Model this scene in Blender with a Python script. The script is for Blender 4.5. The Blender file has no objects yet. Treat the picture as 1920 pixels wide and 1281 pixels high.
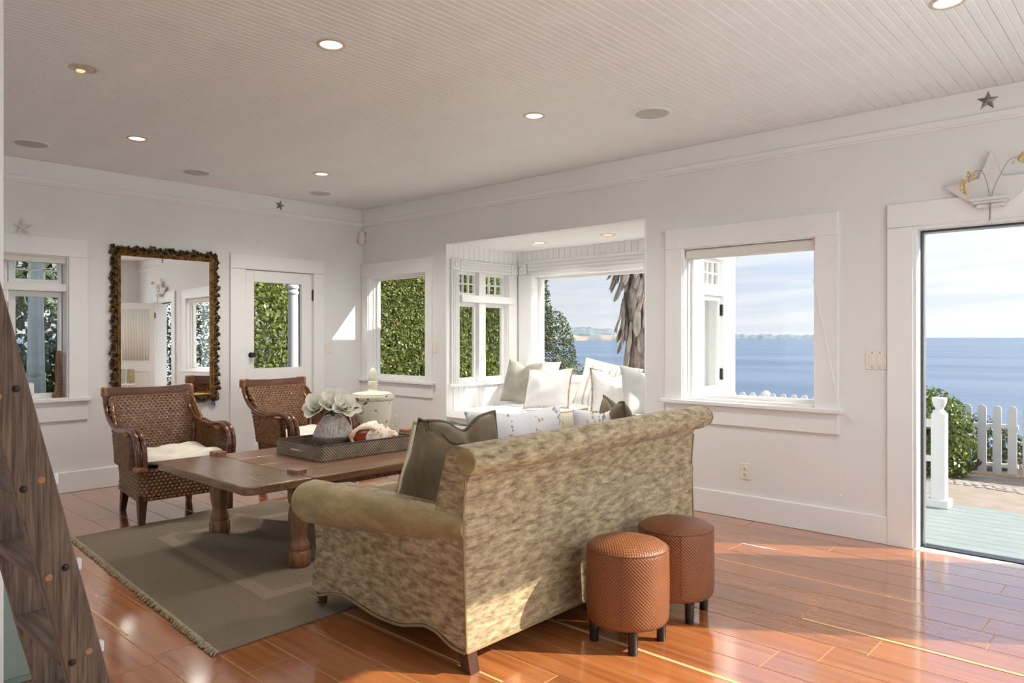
import bpy, bmesh, math, random
import numpy as np
from mathutils import Vector, Matrix, Euler

SC = bpy.context.scene
COL = SC.collection
PI = math.pi
R = math.radians

# ------------------------------------------------------------------ camera
cam_data = bpy.data.cameras.new('camera')
cam_data.sensor_width = 36.0
cam_data.lens = 36.0 * 1367.0 / 1920.0
cam_data.shift_y = -8.5 / 1920.0
cam_data.clip_start = 0.05
cam_data.clip_end = 60000
cam = bpy.data.objects.new('camera', cam_data)
cam.location = (0, 0, 1.31)
cam.rotation_euler = (R(90), 0, R(42.53))
COL.objects.link(cam)
SC.camera = cam

# ------------------------------------------------------------------ world / sun / exposure
SUN_AZ = R(34.5)
SUN_EL = R(35.0)
w = bpy.data.worlds.new('sky'); SC.world = w
w.use_nodes = True
nt = w.node_tree; nt.nodes.clear()
def wn(t, **k):
    n = nt.nodes.new(t)
    for a, b in k.items(): setattr(n, a, b)
    return n
tc = wn('ShaderNodeTexCoord')
sep = wn('ShaderNodeSeparateXYZ'); nt.links.new(tc.outputs['Generated'], sep.inputs[0])
ramp = wn('ShaderNodeValToRGB')
ramp.color_ramp.elements[0].position = 0.0; ramp.color_ramp.elements[0].color = (0.80, 0.84, 0.92, 1)
e = ramp.color_ramp.elements.new(0.10); e.color = (0.66, 0.76, 0.92, 1)
e = ramp.color_ramp.elements.new(0.30); e.color = (0.38, 0.56, 0.88, 1)
ramp.color_ramp.elements[-1].position = 1.0; ramp.color_ramp.elements[-1].color = (0.16, 0.32, 0.75, 1)
nt.links.new(sep.outputs[2], ramp.inputs[0])
# clouds: project direction on a plane overhead, stretched
zadd = wn('ShaderNodeMath', operation='ADD'); zadd.inputs[1].default_value = 0.09
nt.links.new(sep.outputs[2], zadd.inputs[0])
zmax = wn('ShaderNodeMath', operation='MAXIMUM'); zmax.inputs[1].default_value = 0.03
nt.links.new(zadd.outputs[0], zmax.inputs[0])
div = wn('ShaderNodeVectorMath', operation='DIVIDE')
comb = wn('ShaderNodeCombineXYZ')
for i in range(3): nt.links.new(zmax.outputs[0], comb.inputs[i])
nt.links.new(tc.outputs['Generated'], div.inputs[0]); nt.links.new(comb.outputs[0], div.inputs[1])
mapn = wn('ShaderNodeMapping'); mapn.inputs['Scale'].default_value = (0.35, 0.75, 0.0); mapn.inputs['Location'].default_value = (3.1, 1.7, 0)
mapn.inputs['Rotation'].default_value = (0, 0, R(10))
nt.links.new(div.outputs[0], mapn.inputs[0])
cn = wn('ShaderNodeTexNoise'); cn.inputs['Scale'].default_value = 1.1; cn.inputs['Detail'].default_value = 9; cn.inputs['Roughness'].default_value = 0.58
cn.inputs['Distortion'].default_value = 0.5
nt.links.new(mapn.outputs[0], cn.inputs['Vector'])
cr = wn('ShaderNodeValToRGB'); cr.color_ramp.elements[0].position = 0.36; cr.color_ramp.elements[1].position = 0.60
nt.links.new(cn.outputs['Fac'], cr.inputs[0])
mixc = wn('ShaderNodeMixRGB'); mixc.inputs[2].default_value = (0.92, 0.93, 0.97, 1)
nt.links.new(cr.outputs[0], mixc.inputs[0]); nt.links.new(ramp.outputs[0], mixc.inputs[1])
# broad brightening of the hazy sky towards the sun
sunv = (math.cos(SUN_EL) * math.cos(SUN_AZ), math.cos(SUN_EL) * math.sin(SUN_AZ), math.sin(SUN_EL))
dot = wn('ShaderNodeVectorMath', operation='DOT_PRODUCT'); dot.inputs[1].default_value = sunv
nrm = wn('ShaderNodeVectorMath', operation='NORMALIZE')
nt.links.new(tc.outputs['Generated'], nrm.inputs[0]); nt.links.new(nrm.outputs[0], dot.inputs[0])
mr = wn('ShaderNodeMapRange'); mr.inputs[1].default_value = -0.2; mr.inputs[2].default_value = 1.0; mr.inputs[3].default_value = 0.84; mr.inputs[4].default_value = 1.55
nt.links.new(dot.outputs['Value'], mr.inputs[0])
bg = wn('ShaderNodeBackground')
nt.links.new(mixc.outputs[0], bg.inputs[0]); nt.links.new(mr.outputs[0], bg.inputs[1])
wo = wn('ShaderNodeOutputWorld'); nt.links.new(bg.outputs[0], wo.inputs[0])

sd = bpy.data.lights.new('sun', 'SUN'); sd.energy = 8.5; sd.angle = R(0.6); sd.color = (1.0, 0.93, 0.82)
so = bpy.data.objects.new('sun', sd); COL.objects.link(so)
so.rotation_euler = Vector(sunv).to_track_quat('Z', 'Y').to_euler()
so.location = (20, 14, 17)

# daylight: area lamps added as interior fill, outside windows beyond the view
def fill_lamp(name, loc, rot, sx, sy, power, col=(0.90, 0.97, 1.0)):
    d = bpy.data.lights.new(name, 'AREA'); d.shape = 'RECTANGLE'; d.size = sx; d.size_y = sy; d.energy = power; d.color = col
    o = bpy.data.objects.new(name, d); COL.objects.link(o); o.location = loc; o.rotation_euler = rot
    return o
fill_lamp('fill_end_window', (0.62, 2.75, 1.45), (0, R(100), 0), 1.9, 3.4, 56)  # fill at the end window, tilted up to brighten the ceiling
fill_lamp('fill_rear_window', (-3.2, -2.9, 1.5), (R(90), 0, 0), 4.2, 1.7, 58)  # added fill lamp outside an invented rear window

vs = SC.view_settings
vs.view_transform = 'Standard'; vs.look = 'None'; vs.gamma = 1.0; vs.use_curve_mapping = False
vs.exposure = 0.0
SC.cycles.max_bounces = 8
SC.cycles.diffuse_bounces = 5
SC.cycles.glossy_bounces = 4
SC.cycles.transparent_max_bounces = 12
SC.cycles.sample_clamp_indirect = 6.0
SC.cycles.use_denoising = True
SC.cycles.use_adaptive_sampling = True
SC.cycles.adaptive_threshold = 0.12
SC.cycles.adaptive_min_samples = 12
SC.cycles.glossy_bounces = 3

# ------------------------------------------------------------------ materials
MATS = {}
def mat(name, c1, c2=None, rough=0.5, metal=0.0, scale=8.0, stretch=(1, 1, 1), detail=4, lo=0.35, hi=0.65, dist=0.0,
        bump=0.0, bscale=None, bstretch=None, nrough=0.5, sheen=0.0, coat=0.0, coat_r=0.1, spec=0.5, rnd=0.0, trans=0.0, sss=0.0, btype='noise', coords='Object'):
    m = bpy.data.materials.new(name); m.use_nodes = True
    n = m.node_tree.nodes; l = m.node_tree.links
    b = n['Principled BSDF']
    b.inputs['Roughness'].default_value = rough; b.inputs['Metallic'].default_value = metal
    b.inputs['Specular IOR Level'].default_value = spec
    b.inputs['Coat Weight'].default_value = coat; b.inputs['Coat Roughness'].default_value = coat_r
    b.inputs['Sheen Weight'].default_value = sheen
    t = n.new('ShaderNodeTexCoord')
    col = None
    if c2 is None:
        b.inputs['Base Color'].default_value = (*c1, 1)
    else:
        mp = n.new('ShaderNodeMapping'); mp.inputs['Scale'].default_value = stretch
        l.new(t.outputs[coords], mp.inputs[0])
        nz = n.new('ShaderNodeTexNoise'); nz.inputs['Scale'].default_value = scale; nz.inputs['Detail'].default_value = detail; nz.inputs['Distortion'].default_value = dist; nz.inputs['Roughness'].default_value = nrough
        if rnd:
            oi = n.new('ShaderNodeObjectInfo'); vm = n.new('ShaderNodeVectorMath'); vm.operation = 'SCALE'; vm.inputs['Scale'].default_value = 31.7
            cx = n.new('ShaderNodeCombineXYZ')
            for i in range(3): l.new(oi.outputs['Random'], cx.inputs[i])
            l.new(cx.outputs[0], vm.inputs[0])
            va = n.new('ShaderNodeVectorMath'); l.new(mp.outputs[0], va.inputs[0]); l.new(vm.outputs[0], va.inputs[1])
            l.new(va.outputs[0], nz.inputs['Vector'])
        else:
            l.new(mp.outputs[0], nz.inputs['Vector'])
        rp = n.new('ShaderNodeValToRGB')
        rp.color_ramp.elements[0].position = lo; rp.color_ramp.elements[0].color = (*c1, 1)
        rp.color_ramp.elements[1].position = hi; rp.color_ramp.elements[1].color = (*c2, 1)
        l.new(nz.outputs['Fac'], rp.inputs[0])
        out = rp.outputs[0]
        if rnd:
            hs = n.new('ShaderNodeHueSaturation')
            mrr = n.new('ShaderNodeMapRange'); mrr.inputs[3].default_value = 1 - rnd; mrr.inputs[4].default_value = 1 + rnd
            l.new(oi.outputs['Random'], mrr.inputs[0]); l.new(mrr.outputs[0], hs.inputs['Value']); l.new(out, hs.inputs['Color'])
            out = hs.outputs[0]
        l.new(out, b.inputs['Base Color'])
    if bump:
        mp2 = n.new('ShaderNodeMapping'); mp2.inputs['Scale'].default_value = bstretch or stretch
        l.new(t.outputs[coords], mp2.inputs[0])
        nb = n.new('ShaderNodeTexNoise'); nb.inputs['Scale'].default_value = bscale or scale; nb.inputs['Detail'].default_value = 5
        l.new(mp2.outputs[0], nb.inputs['Vector'])
        bp = n.new('ShaderNodeBump'); bp.inputs['Strength'].default_value = min(1, bump); bp.inputs['Distance'].default_value = 0.01
        l.new(nb.outputs['Fac'], bp.inputs['Height']); l.new(bp.outputs[0], b.inputs['Normal'])
    if trans:
        tr = n.new('ShaderNodeBsdfTranslucent'); mx = n.new('ShaderNodeMixShader'); mx.inputs[0].default_value = trans
        if c2 is None: tr.inputs[0].default_value = (*c1, 1)
        else: l.new(out, tr.inputs[0])
        o = n['Material Output']; l.new(b.outputs[0], mx.inputs[1]); l.new(tr.outputs[0], mx.inputs[2]); l.new(mx.outputs[0], o.inputs[0])
    MATS[name] = m
    return m

def weave_mat(name, c_dark, c_mid, c_light, freq, diag=True, rough=0.45, bump=0.6, blotch=3.0, cyl=False, radius=0.177):
    """small woven check: product of two sine waves along u and v"""
    m = bpy.data.materials.new(name); m.use_nodes = True
    n = m.node_tree.nodes; l = m.node_tree.links; b = n['Principled BSDF']
    b.inputs['Roughness'].default_value = rough
    t = n.new('ShaderNodeTexCoord'); src = t.outputs['UV']
    mp = n.new('ShaderNodeMapping'); mp.inputs['Scale'].default_value = (freq, freq, freq)
    if diag: mp.inputs['Rotation'].default_value = (0, 0, R(45))
    l.new(src, mp.inputs[0])
    sp = n.new('ShaderNodeSeparateXYZ'); l.new(mp.outputs[0], sp.inputs[0])
    def sine(o):
        s = n.new('ShaderNodeMath'); s.operation = 'SINE'; l.new(o, s.inputs[0]); return s.outputs[0]
    pr = n.new('ShaderNodeMath'); pr.operation = 'MULTIPLY'; l.new(sine(sp.outputs[0]), pr.inputs[0]); l.new(sine(sp.outputs[1]), pr.inputs[1])
    mr_ = n.new('ShaderNodeMapRange'); mr_.inputs[1].default_value = -1; mr_.inputs[2].default_value = 1; l.new(pr.outputs[0], mr_.inputs[0])
    nz = n.new('ShaderNodeTexNoise'); nz.inputs['Scale'].default_value = blotch; nz.inputs['Detail'].default_value = 6; l.new(t.outputs['Object'], nz.inputs['Vector'])
    mul = n.new('ShaderNodeMath'); mul.operation = 'MULTIPLY_ADD'; l.new(nz.outputs['Fac'], mul.inputs[0]); mul.inputs[1].default_value = 0.9; mul.inputs[2].default_value = -0.45
    add = n.new('ShaderNodeMath'); add.operation = 'ADD'; l.new(mr_.outputs[0], add.inputs[0]); l.new(mul.outputs[0], add.inputs[1])
    rp = n.new('ShaderNodeValToRGB')
    rp.color_ramp.elements[0].position = 0.05; rp.color_ramp.elements[0].color = (*c_dark, 1)
    e_ = rp.color_ramp.elements.new(0.5); e_.color = (*c_mid, 1)
    rp.color_ramp.elements[-1].position = 0.95; rp.color_ramp.elements[-1].color = (*c_light, 1)
    l.new(add.outputs[0], rp.inputs[0]); l.new(rp.outputs[0], b.inputs['Base Color'])
    bp = n.new('ShaderNodeBump'); bp.inputs['Strength'].default_value = bump; bp.inputs['Distance'].default_value = 0.004
    l.new(mr_.outputs[0], bp.inputs['Height']); l.new(bp.outputs[0], b.inputs['Normal'])
    MATS[name] = m
    return m

def emis(name, col, strength):
    m = bpy.data.materials.new(name); m.use_nodes = True
    b = m.node_tree.nodes['Principled BSDF']
    b.inputs['Base Color'].default_value = (*col, 1); b.inputs['Emission Color'].default_value = (*col, 1); b.inputs['Emission Strength'].default_value = strength
    MATS[name] = m
    return m

def glass(name, tint=(1, 1, 1), gloss=1.0):
    m = bpy.data.materials.new(name); m.use_nodes = True
    n = m.node_tree.nodes; l = m.node_tree.links; n.remove(n['Principled BSDF'])
    tr = n.new('ShaderNodeBsdfTransparent'); tr.inputs[0].default_value = (*tint, 1)
    gl = n.new('ShaderNodeBsdfGlossy'); gl.inputs['Roughness'].default_value = 0.01
    fr = n.new('ShaderNodeLayerWeight'); fr.inputs[0].default_value = 0.5
    pw = n.new('ShaderNodeMath'); pw.operation = 'POWER'; pw.inputs[1].default_value = 5.0; l.new(fr.outputs['Facing'], pw.inputs[0])
    mu = n.new('ShaderNodeMath'); mu.operation = 'MULTIPLY_ADD'; mu.inputs[1].default_value = 0.35 * gloss; mu.inputs[2].default_value = 0.008 * gloss; l.new(pw.outputs[0], mu.inputs[0])
    mx = n.new('ShaderNodeMixShader'); l.new(mu.outputs[0], mx.inputs[0]); l.new(tr.outputs[0], mx.inputs[1]); l.new(gl.outputs[0], mx.inputs[2])
    l.new(mx.outputs[0], n['Material Output'].inputs[0])
    MATS[name] = m
    return m

def stripes_mat(name, base, stripe, freq, offset=0.0, axis=0, thin=0.12, bump=0.15):
    m = bpy.data.materials.new(name); m.use_nodes = True
    n = m.node_tree.nodes; l = m.node_tree.links; b = n['Principled BSDF']; b.inputs['Roughness'].default_value = 0.85
    t = n.new('ShaderNodeTexCoord'); sp = n.new('ShaderNodeSeparateXYZ'); l.new(t.outputs['Object'], sp.inputs[0])
    def m_(op, a, b2):
        x = n.new('ShaderNodeMath'); x.operation = op
        for i, v in enumerate((a, b2)):
            if isinstance(v, (int, float)): x.inputs[i].default_value = v
            else: l.new(v, x.inputs[i])
        return x.outputs[0]
    u = m_('FRACT', m_('ADD', m_('MULTIPLY', sp.outputs[axis], freq), 10 + offset), 0)
    a = m_('LESS_THAN', u, thin)
    b1 = m_('LESS_THAN', m_('ABSOLUTE', m_('SUBTRACT', u, 0.36), 0), thin * 0.3)
    c1 = m_('LESS_THAN', m_('ABSOLUTE', m_('SUBTRACT', u, 0.56), 0), thin * 0.3)
    s = m_('MAXIMUM', m_('MAXIMUM', a, b1), c1)
    mx = n.new('ShaderNodeMixRGB'); mx.inputs[1].default_value = (*base, 1); mx.inputs[2].default_value = (*stripe, 1)
    l.new(m_('MULTIPLY', s, 0.8), mx.inputs[0]); l.new(mx.outputs[0], b.inputs['Base Color'])
    nz = n.new('ShaderNodeTexNoise'); nz.inputs['Scale'].default_value = 9; l.new(t.outputs['Object'], nz.inputs['Vector'])
    bp = n.new('ShaderNodeBump'); bp.inputs['Strength'].default_value = bump; bp.inputs['Distance'].default_value = 0.02
    l.new(nz.outputs['Fac'], bp.inputs['Height']); l.new(bp.outputs[0], b.inputs['Normal'])
    MATS[name] = m
    return m

mat('wall_paint', (0.775, 0.772, 0.757), (0.80, 0.797, 0.782), rough=0.55, scale=2)
mat('trim_paint', (0.84, 0.835, 0.825), rough=0.38)
mat('ceiling_paint', (0.79, 0.80, 0.795), (0.82, 0.83, 0.825), rough=0.45, scale=3)
mat('ceiling_gap', (0.62, 0.59, 0.56), rough=0.9)
mat('bounce_pale', (0.62, 0.59, 0.54), (0.70, 0.67, 0.62), rough=0.9, scale=5)  # colour of the added bounce ground outside the bay, kept pale
mat('exterior_white', (0.66, 0.66, 0.67), rough=0.5)
mat('floor_fir', (0.28, 0.085, 0.026), (0.46, 0.165, 0.050), rough=0.17, scale=3.0, stretch=(0.35, 9, 1), detail=6, lo=0.3, hi=0.7, rnd=0.15, coat=1.0, coat_r=0.10, spec=0.8)
mat('floor_gap', (0.62, 0.33, 0.13), rough=0.4)
mat('floor_inlay', (0.72, 0.44, 0.20), rough=0.25)
mat('mint_paint', (0.245, 0.295, 0.285), (0.275, 0.325, 0.315), rough=0.55, scale=4, rnd=0.03)
mat('sage_paint', (0.24, 0.31, 0.27), (0.28, 0.35, 0.31), rough=0.6, scale=5)
mat('ladder_wood', (0.062, 0.042, 0.030), (0.235, 0.165, 0.118), rough=0.75, scale=9, stretch=(11, 11, 0.6), detail=10, nrough=0.65, lo=0.34, hi=0.68, dist=0.2, bump=0.7, bscale=9, bstretch=(10, 10, 0.5))
mat('ladder_step', (0.085, 0.055, 0.038), (0.19, 0.13, 0.09), rough=0.75, scale=7, stretch=(0.6, 9, 9), detail=8, bump=0.5)
mat('peg_wood', (0.30, 0.15, 0.07), (0.42, 0.22, 0.11), rough=0.5, scale=30)
mat('iron_dark', (0.03, 0.028, 0.026), rough=0.45, metal=0.6)
mat('clear_clip', (0.75, 0.76, 0.76), rough=0.2)
mat('table_wood', (0.13, 0.060, 0.030), (0.33, 0.175, 0.092), rough=0.30, scale=4.5, stretch=(7, 0.5, 7), detail=8, lo=0.25, hi=0.75, dist=0.9, bump=0.25, bscale=9, bstretch=(8, 0.6, 8), coat=0.35, coat_r=0.25)
mat('table_end_wood', (0.12, 0.056, 0.030), (0.30, 0.165, 0.09), rough=0.27, scale=4.5, stretch=(0.5, 7, 7), detail=8, lo=0.25, hi=0.75, dist=1.2, bump=0.4, bscale=7, bstretch=(1.5, 5, 5), coat=0.4, coat_r=0.2)
mat('leg_wood', (0.17, 0.075, 0.040), (0.38, 0.19, 0.105), rough=0.5, scale=5, stretch=(6, 6, 0.7), detail=7, bump=0.35, dist=0.6)
mat('sofa_velvet', (0.155, 0.092, 0.038), (0.61, 0.495, 0.295), rough=0.62, scale=10.5, stretch=(1.5, 1.2, 4.2), detail=14, nrough=0.72, lo=0.36, hi=0.68, dist=0.15, bump=0.12, bscale=30, sheen=0.12)
mat('sofa_velvet_arm', (0.24, 0.165, 0.060), (0.47, 0.365, 0.165), rough=0.6, scale=6, stretch=(1.2, 2, 2.4), detail=12, nrough=0.7, lo=0.32, hi=0.7, dist=0.2, bump=0.1, bscale=30, sheen=0.12)
mat('sofa_piping', (0.30, 0.20, 0.09), rough=0.6)
mat('olive_velvet', (0.085, 0.060, 0.028), (0.22, 0.165, 0.085), rough=0.55, scale=6, detail=7, lo=0.3, hi=0.7, dist=1.0, bump=0.5, bscale=5, sheen=0.10)
mat('cream_fabric', (0.70, 0.64, 0.50), (0.76, 0.71, 0.58), rough=0.85, scale=10, bump=0.2)
mat('olive_welt', (0.09, 0.062, 0.03), rough=0.6)
mat('welt_gold', (0.62, 0.50, 0.26), rough=0.7)
mat('white_linen', (0.80, 0.79, 0.77), (0.86, 0.855, 0.84), rough=0.88, scale=9, bump=0.35, bscale=6)
mat('cushion_linen', (0.80, 0.79, 0.78), (0.86, 0.85, 0.84), rough=0.88, scale=3, bump=0.3, bscale=3)
mat('grey_linen', (0.27, 0.26, 0.22), (0.33, 0.315, 0.27), rough=0.88, scale=8, bump=0.4, bscale=5)
mat('pale_grey_linen', (0.60, 0.59, 0.56), (0.66, 0.65, 0.62), rough=0.88, scale=8, bump=0.4, bscale=5)
mat('seat_cotton', (0.72, 0.66, 0.55), (0.80, 0.75, 0.65), rough=0.9, scale=12, bump=0.2)
mat('pompom', (0.36, 0.26, 0.17), (0.60, 0.48, 0.35), rough=0.9, scale=60, lo=0.4, hi=0.6)
stripes_mat('striped_linen', (0.83, 0.81, 0.79), (0.46, 0.39, 0.31), 5.2, thin=0.10)
stripes_mat('striped_linen_pale', (0.83, 0.815, 0.79), (0.66, 0.60, 0.52), 7.0, thin=0.10)
mat('floral_print_base', (0.76, 0.745, 0.75), (0.82, 0.81, 0.82), rough=0.85, scale=6, bump=0.35, bscale=6)
mat('rattan_pole', (0.075, 0.026, 0.012), (0.17, 0.064, 0.028), rough=0.22, scale=12, stretch=(1, 1, 3), coat=0.5, coat_r=0.15)
mat('rattan_crest', (0.10, 0.036, 0.018), (0.17, 0.066, 0.034), rough=0.28, scale=8, stretch=(6, 0.6, 6), coat=0.4, coat_r=0.2)
mat('rattan_wrap', (0.24, 0.10, 0.035), (0.38, 0.18, 0.065), rough=0.35, scale=25)
mat('rattan_weave', (0.20, 0.088, 0.030), (0.31, 0.150, 0.055), rough=0.25, scale=30, detail=2, lo=0.35, hi=0.7, coat=0.25, coat_r=0.25)
mat('chair_leg_wood', (0.045, 0.018, 0.010), (0.09, 0.036, 0.018), rough=0.3, scale=10)
weave_mat('stool_weave', (0.115, 0.034, 0.010), (0.215, 0.068, 0.020), (0.31, 0.110, 0.036), 420, diag=False, rough=0.38, bump=0.5, blotch=4.5)
mat('stool_seam', (0.12, 0.042, 0.016), rough=0.5)
mat('stool_leg', (0.012, 0.010, 0.009), rough=0.25)
weave_mat('tray_weave', (0.05, 0.038, 0.028), (0.20, 0.15, 0.105), (0.44, 0.36, 0.27), 300, diag=False, rough=0.6, bump=1.0, blotch=8)
mat('tray_inside', (0.035, 0.026, 0.020), (0.07, 0.052, 0.038), rough=0.55, scale=60)
mat('tray_handle', (0.50, 0.36, 0.22), rough=0.5)
mat('rug_wool', (0.24, 0.185, 0.125), (0.36, 0.285, 0.20), rough=0.95, scale=130, stretch=(1, 3, 1), detail=2, bump=0.9, bscale=170, bstretch=(1, 2.5, 1), lo=0.3, hi=0.7)
mat('rug_center', (0.25, 0.195, 0.135), (0.37, 0.295, 0.21), rough=0.95, scale=160, detail=2, bump=0.9, bscale=190, lo=0.3, hi=0.7)
mat('rug_band', (0.32, 0.25, 0.17), (0.45, 0.36, 0.255), rough=0.95, scale=160, detail=2, bump=0.9, bscale=190, lo=0.3, hi=0.7)
mat('rug_fringe', (0.30, 0.24, 0.15), (0.46, 0.38, 0.26), rough=0.95, scale=60)
mat('gold_frame', (0.16, 0.075, 0.02), (0.50, 0.30, 0.085), rough=0.36, metal=0.75, scale=28, lo=0.35, hi=0.7, bump=0.2)
mat('gold_carved', (0.040, 0.024, 0.012), (0.36, 0.20, 0.060), rough=0.45, metal=0.5, scale=18, lo=0.42, hi=0.75)
mat('mirror_silver', (0.93, 0.94, 0.93), rough=0.0, metal=1.0)
mat('blue_ribbon', (0.06, 0.14, 0.36), rough=0.7)
mat('knob_black', (0.012, 0.012, 0.013), rough=0.3)
mat('vase_glaze', (0.27, 0.235, 0.21), (0.52, 0.47, 0.43), rough=0.7, scale=26, stretch=(3, 3, 0.35), lo=0.3, hi=0.6, bump=0.3)
mat('vase_raw', (0.24, 0.19, 0.165), (0.32, 0.265, 0.235), rough=0.85, scale=20, bump=0.3)
mat('petal', (0.88, 0.86, 0.76), (0.93, 0.92, 0.85), rough=0.5, scale=14, trans=0.3)
mat('petal_core', (0.22, 0.13, 0.03), rough=0.7)
mat('leaf_magnolia', (0.035, 0.075, 0.022), (0.07, 0.13, 0.04), rough=0.25, scale=20)
mat('shell_body', (0.70, 0.50, 0.36), (0.90, 0.80, 0.68), rough=0.35, scale=24, detail=2, lo=0.36, hi=0.44, bump=0.3)
mat('shell_lip', (0.82, 0.62, 0.42), (0.90, 0.78, 0.62), rough=0.25, scale=20)
mat('shell_inner', (0.26, 0.030, 0.010), (0.42, 0.075, 0.025), rough=0.15, scale=6)
mat('shell_spot', (0.30, 0.10, 0.05), rough=0.4)
mat('urn_plaster', (0.115, 0.08, 0.05), (0.70, 0.68, 0.55), rough=0.8, scale=17, stretch=(1, 1, 1.6), detail=8, lo=0.335, hi=0.375, bump=0.3)
mat('switch_plastic', (0.80, 0.75, 0.67), rough=0.35)
mat('slot_dark', (0.10, 0.08, 0.06), rough=0.6)
mat('speaker_grille', (0.50, 0.52, 0.47), rough=0.7)
mat('light_ring', (0.62, 0.55, 0.45), rough=0.35, metal=0.3)
emis('light_lens', (1.0, 0.80, 0.50), 3.2)
emis('light_lens_dim', (1.0, 0.72, 0.36), 0.9)
mat('amber_reflector', (0.62, 0.38, 0.08), rough=0.2, metal=0.9)
glass('window_glass', (0.97, 0.98, 0.98), 1.0)
mat('aluminium', (0.55, 0.55, 0.56), rough=0.35, metal=0.9)
mat('threshold_black', (0.018, 0.022, 0.028), rough=0.3)
mat('shade_fabric', (0.74, 0.72, 0.66), rough=0.8)
mat('cord_white', (0.84, 0.82, 0.78), rough=0.6)
mat('star_iron', (0.28, 0.26, 0.24), rough=0.5, metal=0.6)
mat('starfish_white', (0.66, 0.63, 0.57), (0.74, 0.71, 0.65), rough=0.85, scale=40, bump=0.4)
mat('shelf_white', (0.74, 0.72, 0.70), rough=0.45)
mat('dried_stem', (0.26, 0.17, 0.09), rough=0.8)
mat('dried_flower', (0.62, 0.40, 0.14), (0.74, 0.54, 0.26), rough=0.8, scale=30)
mat('carved_wood', (0.10, 0.042, 0.018), (0.30, 0.145, 0.062), rough=0.4, scale=9, stretch=(4, 4, 0.7), detail=5)
mat('curtain_white', (0.82, 0.81, 0.78), rough=0.9)
mat('jar_green', (0.50, 0.56, 0.47), (0.60, 0.65, 0.55), rough=0.5, scale=10)
mat('straw', (0.50, 0.40, 0.23), (0.66, 0.56, 0.36), rough=0.9, scale=40, bump=0.5)
# outdoors
mat('leaf_hedge', (0.080, 0.135, 0.020), (0.34, 0.36, 0.088), rough=0.42, scale=11, detail=4, lo=0.3, hi=0.72, trans=0.35)
mat('leaf_dark', (0.030, 0.062, 0.016), (0.10, 0.145, 0.045), rough=0.3, scale=9, trans=0.25)
mat('leaf_bush', (0.065, 0.12, 0.03), (0.24, 0.29, 0.07), rough=0.35, scale=9, trans=0.3)
mat('leaf_tree', (0.055, 0.085, 0.035), (0.17, 0.20, 0.09), rough=0.4, scale=7, trans=0.3)
mat('twigs', (0.075, 0.055, 0.035), (0.045, 0.055, 0.022), rough=0.9, scale=12)
mat('bark', (0.10, 0.075, 0.055), (0.18, 0.14, 0.11), rough=0.9, scale=9, bump=0.5)
mat('palm_bark', (0.15, 0.12, 0.10), (0.36, 0.295, 0.245), rough=0.9, scale=10, stretch=(3, 3, 0.9), detail=8, bump=1.0, bscale=12, bstretch=(6, 6, 1.2))
mat('palm_frond', (0.22, 0.18, 0.145), (0.58, 0.49, 0.41), rough=0.85, scale=6, stretch=(3, 3, 1.0), detail=6, lo=0.3, hi=0.7, bump=0.7, bscale=10, rnd=0.2)
mat('soil', (0.05, 0.032, 0.022), (0.13, 0.09, 0.06), rough=0.95, scale=20, bump=0.8)
mat('concrete', (0.285, 0.235, 0.19), (0.345, 0.29, 0.24), rough=0.9, scale=5, detail=8, bump=0.3, bscale=40)
mat('cobble', (0.30, 0.275, 0.26), (0.40, 0.37, 0.355), rough=0.9, scale=24, bump=0.6, rnd=0.12)
mat('sea_water', (0.055, 0.110, 0.195), (0.15, 0.215, 0.305), rough=0.3, spec=0.28, scale=0.006, stretch=(0.25, 2.2, 1), detail=10, nrough=0.7, lo=0.36, hi=0.68, bump=0.9, bscale=0.35, bstretch=(0.7, 1.6, 1), coords='Object')
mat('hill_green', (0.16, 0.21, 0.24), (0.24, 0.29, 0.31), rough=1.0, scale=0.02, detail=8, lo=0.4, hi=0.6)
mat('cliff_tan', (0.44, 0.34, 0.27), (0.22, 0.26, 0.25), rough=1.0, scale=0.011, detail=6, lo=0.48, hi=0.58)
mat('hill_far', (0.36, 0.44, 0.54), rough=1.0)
mat('umbrella_canvas', (0.52, 0.62, 0.60), (0.60, 0.70, 0.67), rough=0.85, scale=10)
mat('yellow_bloom', (0.80, 0.62, 0.04), rough=0.6)

# sharpen the reflecting sea: waves bump distance in metres
for nd in MATS['sea_water'].node_tree.nodes:
    if nd.type == 'BUMP': nd.inputs['Distance'].default_value = 0.35

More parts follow.
